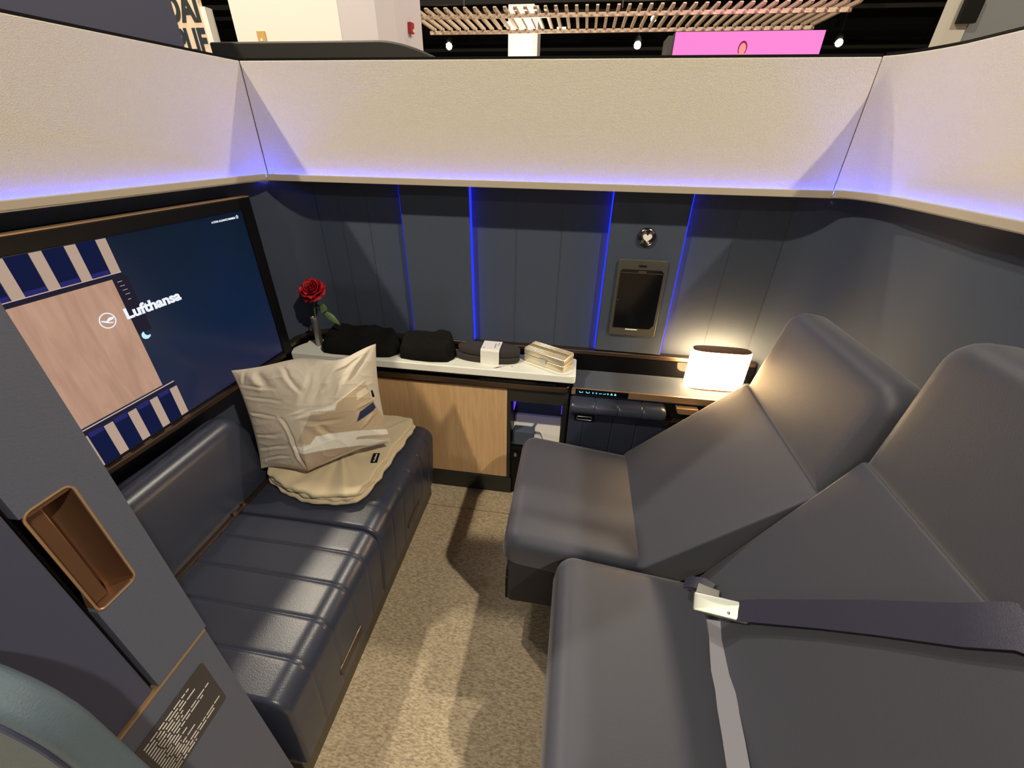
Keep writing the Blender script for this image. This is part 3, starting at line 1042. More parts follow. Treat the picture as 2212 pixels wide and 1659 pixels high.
# ================================================================ SEATS
def seat(name, label, y0, y1, xf, xc, bt, hb, ht, zb=0.155):
    """bt: top of the backrest (x, z); hb, ht: foot and head of the headrest pad."""
    rt = empty(name, ((xf + xc) / 2 + 0.1, (y0 + y1) / 2, 0), label, 'seat', 'seats side by side on the right')
    W_ = y1 - y0
    yc = (y0 + y1) / 2
    bm = NB()
    # local x along -y so that the pad's front face looks up
    slab(bm, frame((xf, yc, 0.478), (0, -1, 0), (xc - xf, 0, -0.053)), W_, xc - xf + 0.06, 0.135, 0.05, 0.046, 0.001, rc2=0.055, k=8)
    obj('seat_cushion', bm, 'seat', rt, angle=60)
    bm = NB()
    box(bm, xf + 0.012, xc + 0.30, y0 + 0.006, y1 - 0.006, zb, 0.370)
    bs_ = obj('base', bm, 'darkleather', rt, smooth=False, bevel=0.012, seg=3)
    bm = NB()
    box(bm, xf + 0.002, xf + 0.014, y0 + 0.02, y1 - 0.02, zb - 0.005, 0.255)
    box(bm, xf + 0.004, xf + 0.014, y0 + 0.02, y1 - 0.02, 0.268, 0.305)
    obj('front_flap', bm, 'black', bs_, smooth=False, bevel=0.003)
    bm = NB()
    box(bm, xc - 0.02, xc + 0.22, y0 + 0.10, y1 - 0.10, 0.0, zb + 0.01)
    obj('pedestal', bm, 'black', rt, smooth=False)
    # backrest
    v_ = Vector((bt[0] - xc, 0, bt[1] - 0.425))
    L = v_.length
    v_.normalize()
    o_ = Vector((xc, yc, 0.425)) - v_ * 0.035
    bm = NB()
    slab(bm, frame(o_, (0, -1, 0), v_), W_ - 0.004, L + 0.035 - 0.004, 0.115, 0.014, 0.009, 0.001, rc2=0.05, k=6)
    obj('backrest', bm, 'seat', rt, angle=60)
    v2 = Vector((ht[0] - hb[0], 0, ht[1] - hb[1]))
    L2 = v2.length
    v2.normalize()
    bm = NB()
    slab(bm, frame(Vector((hb[0], yc, hb[1])) - v2 * 0.028, (0, -1, 0), v2), W_ - 0.006, L2 + 0.028, 0.105, 0.070, 0.036, 0.001, rc2=0.012, k=8)
    obj('headrest', bm, 'seat', rt, angle=60)
    return rt


s1 = seat('suite_seat', 'far reclined navy seat beside the glowing lamp', 0.855, 1.416, -0.140, 0.280, (0.655, 0.800), (0.652, 0.802), (0.708, 1.096))
s2 = seat('suite_seat', 'near upright navy seat with the fastened metal belt buckle', 0.290, 0.852, 0.033, 0.436, (0.697, 0.930), (0.690, 0.937), (0.715, 1.250))

# seat belt on the near seat
sb = bpy.data.objects.new('seat_belt', None)
COL.objects.link(sb)
sb.location = (0.47, 0.70, 0.45)
WL[sb] = Vector((0.47, 0.70, 0.45))
sb.parent = s2
sb.matrix_parent_inverse = Matrix.Translation(-WL[s2])
sb.empty_display_size = 0.05


def strap(bm, pts, wv, th=0.0016):
    """Flat webbing: centre points and width vectors."""
    rings = []
    pts = [Vector(p) for p in pts]
    for i, p in enumerate(pts):
        t_ = (pts[min(i + 1, len(pts) - 1)] - pts[max(i - 1, 0)]).normalized()
        w_ = Vector(wv[i] if isinstance(wv, list) else wv)
        w_ = w_ - t_ * w_.dot(t_)
        n_ = t_.cross(w_).normalized()
        rings.append([p - w_ / 2 - n_ * th, p + w_ / 2 - n_ * th, p + w_ / 2 + n_ * th, p - w_ / 2 + n_ * th])
    return loft(bm, rings)


BN = Vector((-0.49, 0, 0.265)).normalized()            # out of the near backrest
BA = Vector((0.435, 0.6, 0.44))


def on_back(p, lift=0.012):
    p = Vector(p)
    return p - BN * ((p - BA).dot(BN)) + BN * lift


c_ = [on_back(p, l) for p, l in (((0.475, 0.690, 0.515), 0.035), ((0.52, 0.648, 0.60), 0.024), ((0.575, 0.590, 0.705), 0.02), ((0.62, 0.540, 0.79), 0.02), ((0.67, 0.480, 0.885), 0.022), ((0.70, 0.452, 0.935), 0.026), ((0.712, 0.42, 0.965), 0.012))]
wv = [Vector((0.018, 0.03, 0.035)), Vector((0.02, 0.038, 0.036)), Vector((0.021, 0.042, 0.036)), Vector((0.022, 0.047, 0.036)), Vector((0.024, 0.05, 0.04)), Vector((0.024, 0.05, 0.04)), Vector((0.024, 0.05, 0.04))]
bm = NB()
strap(bm, c_, wv)
obj('lap_strap', bm, 'belt', sb)
bm = NB()
c_ = [(0.448, 0.70, 0.468), (0.447, 0.66, 0.458), (0.440, 0.62, 0.455), (0.434, 0.58, 0.452), (0.432, 0.54, 0.4555), (0.428, 0.50, 0.452), (0.424, 0.45, 0.454), (0.419, 0.39, 0.452), (0.416, 0.30, 0.452)]
strap(bm, c_, Vector((0.045, 0, 0.003)))
obj('tail_strap', bm, 'beltl', sb)
bm = NB()
M_ = frame((0.432, 0.684, 0.552), (0.10, -0.040, 0.040), (0.03, 0.94, 0.45))
slab(bm, M_ @ Matrix.Translation((0, -0.023, 0)), 0.125, 0.046, 0.016, 0.006, 0.004, 0.002, k=4)
bk = obj('buckle', bm, 'buckle', sb)
bm = NB()
M2 = frame((0.428, 0.742, 0.500), (0.9, -0.38, 0.1), (0.3, 0.8, 0.45))
prism(bm, [(-0.028, 0.0), (0.028, 0.0), (0.026, 0.028), (-0.026, 0.028)], -0.001, 0.001, lambda a, b_, d: M2 @ Vector((a, b_, d)))
obj('buckle_tongue', bm, 'silver', sb, smooth=False, bevel=0.001)
bm = NB()
prism(bm, [(-0.024, -0.012), (0.020, -0.016), (0.026, 0.003), (-0.02, 0.003)], 0.0015, 0.003, lambda a, b_, d: M2 @ Vector((a, b_, d)))
obj('tongue_slot', bm, 'black', sb, smooth=False)
bm = NB()
strap(bm, [(0.446, 0.765, 0.502), (0.428, 0.785, 0.494), (0.405, 0.802, 0.474), (0.392, 0.806, 0.456)], Vector((0.02, 0.03, 0.01)))
obj('strap_end', bm, 'belt', sb)
bm = NB()
bmesh.ops.create_icosphere(bm, subdivisions=2, radius=0.0035, matrix=Matrix.Translation(on_back((0.487, 0.668, 0.535), 0.044)))
obj('rivet', bm, 'silver', sb)

# ================================================================ PILLOW AND BLANKET
def smooth_closed(pts, n_=8):
    out = []
    L = len(pts)
    for i in range(L):
        p0, p1, p2, p3 = [Vector(pts[(i + k - 1) % L]) for k in range(4)]
        for j in range(n_):
            t = j / n_
            out.append(0.5 * ((2 * p1) + (-p0 + p2) * t + (2 * p0 - 5 * p1 + 4 * p2 - p3) * t * t + (-p0 + 3 * p1 - 3 * p2 + p3) * t ** 3))
    return out


bl = empty('folded_blanket', (-0.85, 1.18, 0.42), 'cream fleece blanket folded on the ottoman under the pillow', 'blanket')
bo = [(-1.058, 1.02), (-1.01, 0.985), (-0.93, 0.952), (-0.82, 0.928), (-0.745, 0.940), (-0.70, 0.948), (-0.668, 0.985), (-0.653, 1.10), (-0.640, 1.25), (-0.632, 1.39), (-0.640, 1.428), (-0.70, 1.440), (-0.90, 1.44), (-1.02, 1.43), (-1.05, 1.30), (-1.056, 1.12)]


def layer(z0, z1, ins, seed, wave):
    rings = []
    base = smooth_closed([(x, y, 0) for x, y in bo], 10)
    c = Vector((-0.85, 1.19, 0))
    n_ = len(base)
    nr = []
    for i, p in enumerate(base):
        t_ = (base[(i + 1) % n_] - base[i - 1]).normalized()
        nr.append(Vector((t_.y, -t_.x, 0)))
    if (base[0] + nr[0] * 0.01 - c).length < (base[0] - c).length:
        nr = [-q for q in nr]

    def rg(off, z, shr=1.0):
        out = []
        for i, p in enumerate(base):
            wv_ = wave * noise.noise(Vector((p.x * 26 + seed, p.y * 26, z * 9)))
            zz = z + 0.010 * noise.noise(Vector((p.x * 14 + seed, p.y * 14, 0.3))) * (1 if z > z0 + 0.001 else 0)
            q = p + nr[i] * (off - ins + wv_)
            out.append(Vector((c.x + (q.x - c.x) * shr, c.y + (q.y - c.y) * shr, max(zz, z0))))
        return out
    h_ = z1 - z0
    for a in range(7):
        an = -PI / 2 + PI * a / 6
        rings.append(rg(-h_ / 2 * (1 - math.cos(an)), z0 + h_ / 2 + h_ / 2 * math.sin(an)))
    for s in (0.8, 0.5, 0.2):
        rings.append(rg(-h_ / 2, z1, s))
    bm_ = NB()
    loft(bm_, rings)
    return bm_


obj('lower_fold', layer(0.4255, 0.444, 0.0, 1.0, 0.010), 'cream', bl, angle=80)
obj('middle_fold', layer(0.4425, 0.461, 0.006, 4.0, 0.012), 'cream', bl, angle=80)
obj('upper_fold', layer(0.459, 0.478, 0.004, 9.0, 0.009), 'cream', bl, angle=80)
bm = NB()
M_ = frame((-0.688, 1.145, 0.4815), (-0.20, 0.95, 0.02), (-1, -0.2, 0.0))
prism(bm, [(-0.026, -0.012), (0.026, -0.012), (0.026, 0.012), (-0.026, 0.012)], -0.0015, 0.0015, lambda a, b_, d: M_ @ Vector((a, b_, d)))
lb = obj('cloth_label', bm, 'black', bl, smooth=False)
bm = text_mesh('Lufthansa', 0.0105, 0.0002, 0.0003)
xs = [v.co.x for v in bm.verts]
for v in bm.verts:
    v.co = M_ @ Vector((-0.013 + v.co.x * 0.033 / (max(xs) - min(xs)), -0.004 + v.co.y, 0.0019 + v.co.z))
circ = [(-0.019 + 0.0035 * math.cos(i * PI / 6), 0.0035 * math.sin(i * PI / 6)) for i in range(12)]
bm.faces.new([bm.verts.new(M_ @ Vector((a, b_, 0.002))) for a, b_ in circ])
obj('label_lettering', bm, 'print', lb, smooth=False)

# pillow
NP = 240
TL, TR_, BR, BL_ = Vector((-1.150, 1.120, 0.832)), Vector((-0.690, 1.300, 0.892)), Vector((-0.640, 1.195, 0.525)), Vector((-1.075, 1.020, 0.482))
PN = (TR_ - TL).cross(BL_ - TL).normalized()
if PN.y > 0:
    PN = -PN


def inpoly(x, y, poly):
    c = False
    j = len(poly) - 1
    for i in range(len(poly)):
        if (poly[i][1] > y) != (poly[j][1] > y) and x < (poly[j][0] - poly[i][0]) * (y - poly[i][1]) / (poly[j][1] - poly[i][1]) + poly[i][0]:
            c = not c
        j = i
    return c


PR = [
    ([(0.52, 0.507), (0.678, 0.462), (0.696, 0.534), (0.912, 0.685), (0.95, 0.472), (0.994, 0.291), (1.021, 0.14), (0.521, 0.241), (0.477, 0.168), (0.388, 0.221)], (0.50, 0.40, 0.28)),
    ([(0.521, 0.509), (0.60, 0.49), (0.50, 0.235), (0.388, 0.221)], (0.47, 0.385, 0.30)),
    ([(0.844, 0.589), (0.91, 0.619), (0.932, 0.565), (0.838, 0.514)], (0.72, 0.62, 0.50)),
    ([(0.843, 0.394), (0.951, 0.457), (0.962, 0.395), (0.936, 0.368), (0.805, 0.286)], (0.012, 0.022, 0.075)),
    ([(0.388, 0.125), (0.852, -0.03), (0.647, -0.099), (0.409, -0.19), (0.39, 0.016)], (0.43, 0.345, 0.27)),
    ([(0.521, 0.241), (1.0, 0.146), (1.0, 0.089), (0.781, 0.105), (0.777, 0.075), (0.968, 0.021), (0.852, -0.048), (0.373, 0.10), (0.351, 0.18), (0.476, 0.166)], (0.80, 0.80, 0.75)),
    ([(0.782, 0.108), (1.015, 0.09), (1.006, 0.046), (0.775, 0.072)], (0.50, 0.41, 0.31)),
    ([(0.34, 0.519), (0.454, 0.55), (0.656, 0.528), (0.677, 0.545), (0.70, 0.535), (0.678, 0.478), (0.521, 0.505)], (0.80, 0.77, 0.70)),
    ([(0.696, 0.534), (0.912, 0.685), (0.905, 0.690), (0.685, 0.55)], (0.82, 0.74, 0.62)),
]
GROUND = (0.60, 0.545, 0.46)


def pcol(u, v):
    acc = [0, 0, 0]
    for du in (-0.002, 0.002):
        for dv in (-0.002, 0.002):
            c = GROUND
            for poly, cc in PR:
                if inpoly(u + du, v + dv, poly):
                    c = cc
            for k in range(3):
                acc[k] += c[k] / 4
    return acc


def pillow_pt(u, v, side):
    a, b_ = 2 * u - 1, 2 * v - 1
    # pinched edges between the corners
    uu = u + 0.030 * (1 - b_ * b_) * (-a) * abs(a)
    vv = v + 0.030 * (1 - a * a) * (-b_) * abs(b_)
    p = (TL * (1 - uu) + TR_ * uu) * vv + (BL_ * (1 - uu) + BR * uu) * (1 - vv)
    sag = (0.75 * max(0.0, 1 - abs(u - 0.43) / 0.36) ** 1.3 + 0.3 * math.sin(PI * u)) * (1 - v) ** 3
    p += Vector((0.012, -0.080, -0.006)) * sag
    p += Vector((0.0, 0.0, -0.028)) * math.exp(-((u - 0.72) / 0.16) ** 2) * v ** 6 + Vector((0.0, 0, 0.012)) * math.exp(-((u - 0.45) / 0.2) ** 2) * v ** 6
    puff = (max(0, 1 - a ** 2) ** 0.62) * (max(0, 1 - b_ ** 2) ** 0.62)
    th = 0.085 * puff
    wr = 0.0
    if side > 0:
        edge = max(abs(a), abs(b_))
        q = Vector((u * 5.0, v * 5.0, 1.7))
        wr += 0.010 * puff ** 0.5 * noise.noise(Vector((u * 3.2 + v * 1.6, v * 3.8 - u * 2.0, 5.1)))
        n1 = 1 - abs(noise.noise(Vector((u * 6 + 3 * v, v * 7 - 2 * u, 2.2)))) * 2
        wr += 0.0022 * max(0, n1) ** 3 * (0.1 + edge)
        n2 = 1 - abs(noise.noise(Vector((u * 11 - 4 * v, v * 9 + 5 * u, 8.2)))) * 2
        wr += 0.0010 * max(0, n2) ** 3 * (0.1 + edge ** 2)
        wu = u + 0.022 * noise.noise(Vector((u * 5, v * 5, 3.3))) + 0.010 * noise.noise(Vector((u * 13, v * 13, 6.3)))
        wv = v + 0.026 * noise.noise(Vector((u * 5, v * 5, 13.3))) + 0.010 * noise.noise(Vector((u * 13, v * 13, 16.3)))
        # two long creases meeting left of the middle, one horizontal fold
        def seg(x0, y0, x1, y1, wdt, dep):
            dx, dy = x1 - x0, y1 - y0
            t_ = ((wu - x0) * dx + (wv - y0) * dy) / (dx * dx + dy * dy)
            tc_ = max(0, min(1, t_))
            d = math.hypot(wu - x0 - tc_ * dx, wv - y0 - tc_ * dy)
            if d > wdt * 4:
                return 0.0
            sd_ = ((wu - x0) * dy - (wv - y0) * dx) / math.hypot(dx, dy)
            fade = max(0.0, math.sin(PI * (0.06 + 0.88 * tc_))) ** 0.7
            # a crease with a soft lip on one side
            return dep * fade * (-math.exp(-(d / wdt) ** 2) + 0.55 * math.exp(-((sd_ - wdt * 1.5) / (wdt * 1.3)) ** 2) * math.exp(-(max(0, abs(t_ - 0.5) - 0.5) * 9) ** 2))
        wr += seg(0.305, 0.511, 0.42, 0.03, 0.011, 0.011)
        wr += seg(0.02, 0.59, 0.26, 0.53, 0.013, 0.007)
        wr += seg(0.38, 0.50, 0.66, 0.53, 0.018, 0.007)
        wr += seg(0.55, 0.62, 0.66, 0.93, 0.03, 0.014)
        wr += seg(0.66, 0.60, 0.80, 0.93, 0.03, 0.010)
        wr += seg(0.18, 0.97, 0.23, 0.80, 0.03, 0.012)
        for x0, y0, x1, y1, wd, dp in ((0.02, 0.86, 0.27, 0.80, 0.016, 0.006), (0.02, 0.74, 0.32, 0.67, 0.014, 0.006), (0.03, 0.36, 0.26, 0.37, 0.014, 0.005), (0.03, 0.22, 0.30, 0.27, 0.014, 0.006),
                                       (0.04, 0.10, 0.30, 0.16, 0.013, 0.005), (0.97, 0.97, 0.80, 0.74, 0.018, 0.008), (0.90, 0.93, 0.70, 0.83, 0.016, 0.006), (0.98, 0.47, 0.84, 0.42, 0.014, 0.005),
                                       (0.98, 0.32, 0.84, 0.22, 0.014, 0.005), (0.36, 0.96, 0.46, 0.72, 0.018, 0.007), (0.46, 0.44, 0.72, 0.40, 0.018, 0.005), (0.55, 0.40, 0.62, 0.26, 0.020, 0.006),
                                       (0.10, 0.97, 0.04, 0.86, 0.012, 0.005), (0.55, 0.86, 0.46, 0.62, 0.022, 0.007)):
            wr += seg(x0, y0, x1, y1, wd, dp)
        wr *= min(1, (1 - edge) * 9)
    return p + PN * (th * side * (1.0 if side > 0 else 0.55) + wr)


pw = empty('pillow', (-0.87, 1.15, 0.48), 'cream printed pillow with navy patch standing on the folded blanket', 'pillow')
bm = NB()
cl = bm.verts.layers.float_color.new('Print')
gf, gb = [], []
for j in range(NP + 1):
    rf = []
    for i in range(NP + 1):
        u, v = i / NP, j / NP
        vt = bm.verts.new(pillow_pt(u, v, 1))
        vh = v - 0.17 * max(0, math.sin(PI * u)) * (1 - v) ** 3
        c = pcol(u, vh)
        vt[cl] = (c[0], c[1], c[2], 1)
        rf.append(vt)
    gf.append(rf)
for j in range(NP):
    for i in range(NP):
        bm.faces.new((gf[j][i], gf[j][i + 1], gf[j + 1][i + 1], gf[j + 1][i]))
NQ = 60
for j in range(NQ + 1):
    rb = []
    for i in range(NQ + 1):
        u, v = i / NQ, j / NQ
        if i in (0, NQ) or j in (0, NQ):
            vt = gf[j * 4][i * 4]
        else:
            vt = bm.verts.new(pillow_pt(u, v, -1))
            vt[cl] = (*GROUND, 1)
        rb.append(vt)
    gb.append(rb)
for j in range(NQ):
    for i in range(NQ):
        try:
            bm.faces.new((gb[j][i], gb[j + 1][i], gb[j + 1][i + 1], gb[j][i + 1]))
        except ValueError:
            pass
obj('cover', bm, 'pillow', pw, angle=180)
bm = NB()
q0 = pillow_pt(0.957, 0.545, 1) + PN * 0.002
M_ = frame(q0, (TR_ - TL), (TL - BL_))
prism(bm, [(-0.006, -0.013), (0.004, -0.013), (0.002, 0.012), (-0.010, 0.012)], -0.001, 0.002, lambda a, b_, d: M_ @ Vector((a, b_, d)))
obj('cloth_label', bm, 'black', pw, smooth=False)

# ================================================================ ON THE WORKTOP
ZT = 0.712
# bud vase
bm = NB()
rings = []
for z, r_ in ((0.0, 0.0145), (0.003, 0.0155), (0.12, 0.0150), (0.132, 0.0150), (0.135, 0.0140), (0.133, 0.0125), (0.03, 0.0120)):
    rings.append([(-1.120 + r_ * math.cos(2 * PI * i / 24), 1.595 + r_ * math.sin(2 * PI * i / 24), ZT + z) for i in range(24)])
loft(bm, rings)
vs = obj('bud_vase', bm, P('pewter_vase', (0.42, 0.39, 0.37), 0.38, metal=0.85))
tag(vs, 'slim silver bud vase at the left end of the white worktop', 'vase')
# rose
rs = empty('rose', (-1.118, 1.595, 0.76), 'single red rose standing in the slim silver vase', 'flower')
bm = NB()
tube(bm, [(-1.119, 1.595, 0.745), (-1.113, 1.596, 0.83), (-1.108, 1.597, 0.89), (-1.101, 1.597, 0.948)], 0.003, 8)
tube(bm, [(-1.108, 1.597, 0.89), (-1.085, 1.592, 0.895), (-1.065, 1.585, 0.893), (-1.03, 1.575, 0.862)], 0.0014, 6)
obj('stem', bm, 'stem', rs)
bm = NB()
RC = Vector((-1.096, 1.590, 0.980))
tilt = Matrix.Rotation(math.radians(38), 4, 'X') @ Matrix.Rotation(math.radians(4), 4, 'Y')
rnd = random.Random(11)


def petal(ang, r0, r1, zb, ht_, span, curl, jit):
    g = []
    for j in range(9):
        v = j / 8
        row = []
        for i in range(11):
            u = i / 10 * 2 - 1
            rr = r0 + (r1 - r0) * (v ** 0.7) + curl * max(0, v - 0.65) ** 1.5
            a = ang + u * span * (0.55 + 0.45 * math.sin(PI * min(1, v * 0.9 + 0.1)))
            hz = zb + ht_ * v * (1 - 0.10 * u * u * v) - curl * 0.75 * max(0, v - 0.78) - 0.10 * ht_ * abs(u) ** 3 * v
            rr += jit * noise.noise(Vector((u * 2 + ang * 3, v * 3, r1 * 90)))
            row.append(bm.verts.new(RC + tilt.to_3x3() @ Vector((rr * math.cos(a), rr * math.sin(a), hz))))
        g.append(row)
    for j in range(8):
        for i in range(10):
            bm.faces.new((g[j][i], g[j][i + 1], g[j + 1][i + 1], g[j + 1][i]))


for k in range(3):
    petal(k * 2.1 + 0.3, 0.002, 0.006, -0.010, 0.036, 1.6, 0.0, 0.002)
for k in range(3):
    petal(k * 2.1 + 1.1, 0.005, 0.013, -0.018, 0.043, 1.35, 0.004, 0.003)
for k in range(4):
    petal(k * 1.57 + 0.8, 0.007, 0.022, -0.026, 0.049, 1.15, 0.010, 0.004)
for k in range(5):
    petal(k * 1.257 + 0.1, 0.009, 0.032, -0.032, 0.052, 1.0, 0.022, 0.005)
for k in range(5):
    petal(k * 1.257 + 0.75, 0.010, 0.042, -0.036, 0.050, 0.95, 0.040, 0.007)
for k in range(5):
    petal(k * 1.257 + 0.2, 0.010, 0.047, -0.040, 0.036, 0.90, 0.050, 0.008)
bo_ = obj('bloom', bm, 'rose', rs, angle=180)
md = bo_.modifiers.new('thick', 'SOLIDIFY')
md.thickness = 0.0012
bm = NB()


def leaf(p0, d, up, L, W_):
    d = Vector(d).normalized()
    sd = d.cross(Vector(up)).normalized()
    upv = sd.cross(d)
    rows = []
    for j in range(9):
        t = j / 8
        wd = W_ * math.sin(PI * (0.06 + 0.94 * t) ** 0.8) * (1 if t < 1 else 0)
        c = Vector(p0) + d * L * t - upv * 0.012 * t * t
        rows.append([bm.verts.new(c - sd * wd - upv * (-0.004)), bm.verts.new(c), bm.verts.new(c + sd * wd + upv * 0.004)])
    for a, b_ in zip(rows, rows[1:]):
        for i in range(2):
            bm.faces.new((a[i], a[i + 1], b_[i + 1], b_[i]))


leaf((-1.075, 1.588, 0.894), (0.8, -0.35, 0.15), (-0.1, -0.8, 0.55), 0.046, 0.021)
lf = obj('leaf', bm, 'leafm', rs, angle=180)
lf.modifiers.new('thick', 'SOLIDIFY').thickness = 0.0008
bm = NB()
leaf((-1.050, 1.581, 0.883), (0.85, -0.1, -0.75), (0.3, -0.9, 0.3), 0.085, 0.014)
lf = obj('leaf', bm, MT['leafm'], rs, angle=180)
lf.modifiers.new('thick', 'SOLIDIFY').thickness = 0.0008
bm = NB()
for a in (0.2, 1.5, 2.8, 4.0, 5.2):
    leaf(RC + tilt.to_3x3() @ Vector((0, 0, -0.036)), (math.cos(a), math.sin(a), -0.4), (0, 0, 1), 0.026, 0.004)
obj('sepal', bm, 'stem', rs, angle=180)


# black folded clothes
def cloth_pile(name, label, cx, cy, sx, sy, hb_, hf, seed, rot=0.0):
    bm_ = NB()
    n_ = 40
    g = []
    for j in range(n_ + 1):
        row = []
        for i in range(n_ + 1):
            a, b_ = 2 * i / n_ - 1, 2 * j / n_ - 1
            # square to rounded outline
            x_ = a * math.sqrt(1 - 0.30 * b_ * b_)
            y_ = b_ * math.sqrt(1 - 0.30 * a * a)
            edge = max(abs(a), abs(b_))
            t_ = min(1, (1 - edge) / 0.22)
            prof = math.sqrt(max(0, 1 - (1 - t_) ** 2))
            h_ = (hf + (hb_ - hf) * (0.5 + 0.5 * b_))
            nz = noise.noise(Vector((x_ * 2.0 + seed, y_ * 1.6, 0.2)))
            rid = max(0, 1 - 2.2 * abs(noise.noise(Vector((x_ * 2.0 + y_ * 2.4 + seed, y_ * 3.0, 4.0))))) ** 2
            z_ = prof * (h_ * (0.92 + 0.16 * nz) + 0.008 * rid + 0.006 * noise.noise(Vector((x_ * 1.2 + seed, y_ * 7.0 + x_ * 2.0, 9.0))))
            wob = 1 + 0.05 * noise.noise(Vector((a * 2 + seed, b_ * 2, 7)))
            # stacked folds at the rim
            ro = 0.02 * math.sin(z_ / 0.014) * (1 - t_)
            X, Y_ = x_ * sx * (wob + ro), y_ * sy * (wob + ro)
            c_, s_ = math.cos(rot), math.sin(rot)
            row.append(bm_.verts.new((cx + X * c_ - Y_ * s_, cy + X * s_ + Y_ * c_, ZT + 0.001 + z_)))
        g.append(row)
    for j in range(n_):
        for i in range(n_):
            bm_.faces.new((g[j][i], g[j][i + 1], g[j + 1][i + 1], g[j + 1][i]))
    f_ = [g[0][i] for i in range(n_ + 1)] + [g[j][n_] for j in range(1, n_ + 1)] + [g[n_][i] for i in range(n_ - 1, -1, -1)] + [g[j][0] for j in range(n_ - 1, 0, -1)]
    bm_.faces.new(f_[::-1])
    o = obj(name, bm_, 'blackcloth', angle=180)
    tag(o, label, 'clothes', 'black clothes folded on the white worktop')
    return o


cloth_pile('folded_clothes', 'black folded garment next to the bud vase, left one on the worktop', -0.912, 1.588, 0.181, 0.072, 0.100, 0.040, 2.0, 0.02)
o_ = cloth_pile('folded_clothes', 'black folded garment between the other garment and the slippers', -0.603, 1.590, 0.125, 0.070, 0.098, 0.062, 15.0, 0.0)

# slippers with a paper band
sl = empty('slippers', (-0.33, 1.58, ZT), 'pair of charcoal felt slippers held together by a white paper band', 'slippers')


def sole(cx, cy, L, W_, z0, z1, tw=0.0):
    bm_ = NB()
    out = []
    for i in range(48):
        t_ = 2 * PI * i / 48
        c_, s_ = math.cos(t_), math.sin(t_)
        x_ = L * math.copysign(abs(c_) ** 0.75, c_)
        y_ = W_ * math.copysign(abs(s_) ** 0.85, s_) * (1 + 0.10 * c_)
        out.append((x_, y_))
    rings = []
    h_ = z1 - z0
    for k, zf in ((0.93, 0.0), (0.985, 0.12), (1.0, 0.4), (1.0, 0.7), (0.985, 0.9), (0.95, 1.0), (0.6, 1.0), (0.25, 1.0)):
        rings.append([(cx + x_ * k * math.cos(tw) - y_ * k * math.sin(tw), cy + x_ * k * math.sin(tw) + y_ * k * math.cos(tw), z0 + h_ * zf) for x_, y_ in out])
    loft(bm_, rings)
    return bm_


obj('slipper', sole(-0.335, 1.592, 0.140, 0.046, ZT + 0.002, ZT + 0.030, -0.01), 'slipper', sl)
obj('slipper', sole(-0.330, 1.594, 0.136, 0.044, ZT + 0.032, ZT + 0.062, -0.03), 'slipper', sl)
bm = NB()
prof = [(1.643, 0.004), (1.644, 0.055), (1.640, 0.0655), (1.60, 0.0665), (1.560, 0.0655), (1.548, 0.060), (1.546, 0.03), (1.5435, 0.0015)]
strap_r = [[(x_, y_ - 0.0015 * k2, ZT + z_) for k2 in (0,)] for y_, z_ in prof for x_ in (0,)]
rows = []
for y_, z_ in prof:
    rows.append([bm.verts.new((-0.358, y_, ZT + z_)), bm.verts.new((-0.278, y_ - 0.002, ZT + z_))])
for a, b_ in zip(rows, rows[1:]):
    bm.faces.new((a[0], a[1], b_[1], b_[0]))
pb = obj('paper_band', bm, 'paper', sl, smooth=False)
pb.modifiers.new('thick', 'SOLIDIFY').thickness = 0.0008
bm = NB()
g_ = [(-0.347 + 0.004 * math.cos(i * PI / 5), 1.566 + 0.003 * math.sin(i * PI / 5), ZT + 0.0675) for i in range(10)]
bm.faces.new([bm.verts.new(p) for p in g_])
obj('band_logo', bm, 'printink', pb, smooth=False)
bm = NB()
for k in range(7):
    box(bm, -0.303, -0.2995, 1.572 + 0.006 * k, 1.576 + 0.006 * k, ZT + 0.067, ZT + 0.0675)
obj('band_caption', bm, 'printink', pb, smooth=False)
bm = NB()
sq = [(-0.291, 1.59), (-0.286, 1.597), (-0.292, 1.603), (-0.287, 1.609), (-0.292, 1.616), (-0.286, 1.620)]
tube(bm, [(a, b_, ZT + 0.0675) for a, b_ in sq], 0.0007, 5)
obj('band_print', bm, 'printink', pb, smooth=False)

# tissue papers under the slippers and the case
for nm, lab, pts in (('paper_sheet', 'thin white paper sheet spread under the slippers', [(-0.47, 1.513), (-0.32, 1.506), (-0.222, 1.535), (-0.20, 1.60), (-0.24, 1.655), (-0.46, 1.65)]),
                     ('paper_sheet', 'thin white paper sheet under the champagne case, corner poking out in front', [(-0.215, 1.640), (-0.20, 1.600), (-0.03, 1.505), (0.005, 1.5035), (0.030, 1.525), (0.040, 1.60), (-0.02, 1.655)])):
    bm = NB()
    zs = 0.0012 if 'slippers' in lab else 0.0026
    prism(bm, pts, ZT + zs - 0.0006, ZT + zs, lambda a, b_, d: Vector((a, b_, d)))
    o_ = obj(nm, bm, 'paper', smooth=False)
    tag(o_, lab, 'paper')
    bm = NB()
    a0, a1, a2 = (Vector((*pts[1], ZT + zs)), Vector((*pts[2], ZT + zs)), Vector((*pts[3], ZT + zs)))
    rr = []
    for t in (0, 0.25, 0.5, 0.75, 1.0):
        q = a1 + (a0 - a1) * t * 0.8
        q2 = a1 + (a2 - a1) * t * 0.8
        rr.append([q, (q + q2) / 2 + Vector((0.004, -0.002, 0.007 * (1 - t))), q2])
    if 'slippers' in lab:
        rv = [[bm.verts.new(p) for p in r] for r in rr]
        for a, b_ in zip(rv, rv[1:]):
            for i in range(2):
                bm.faces.new((a[i], a[i + 1], b_[i + 1], b_[i]))
        obj('lifted_corner', bm, 'paper', o_)

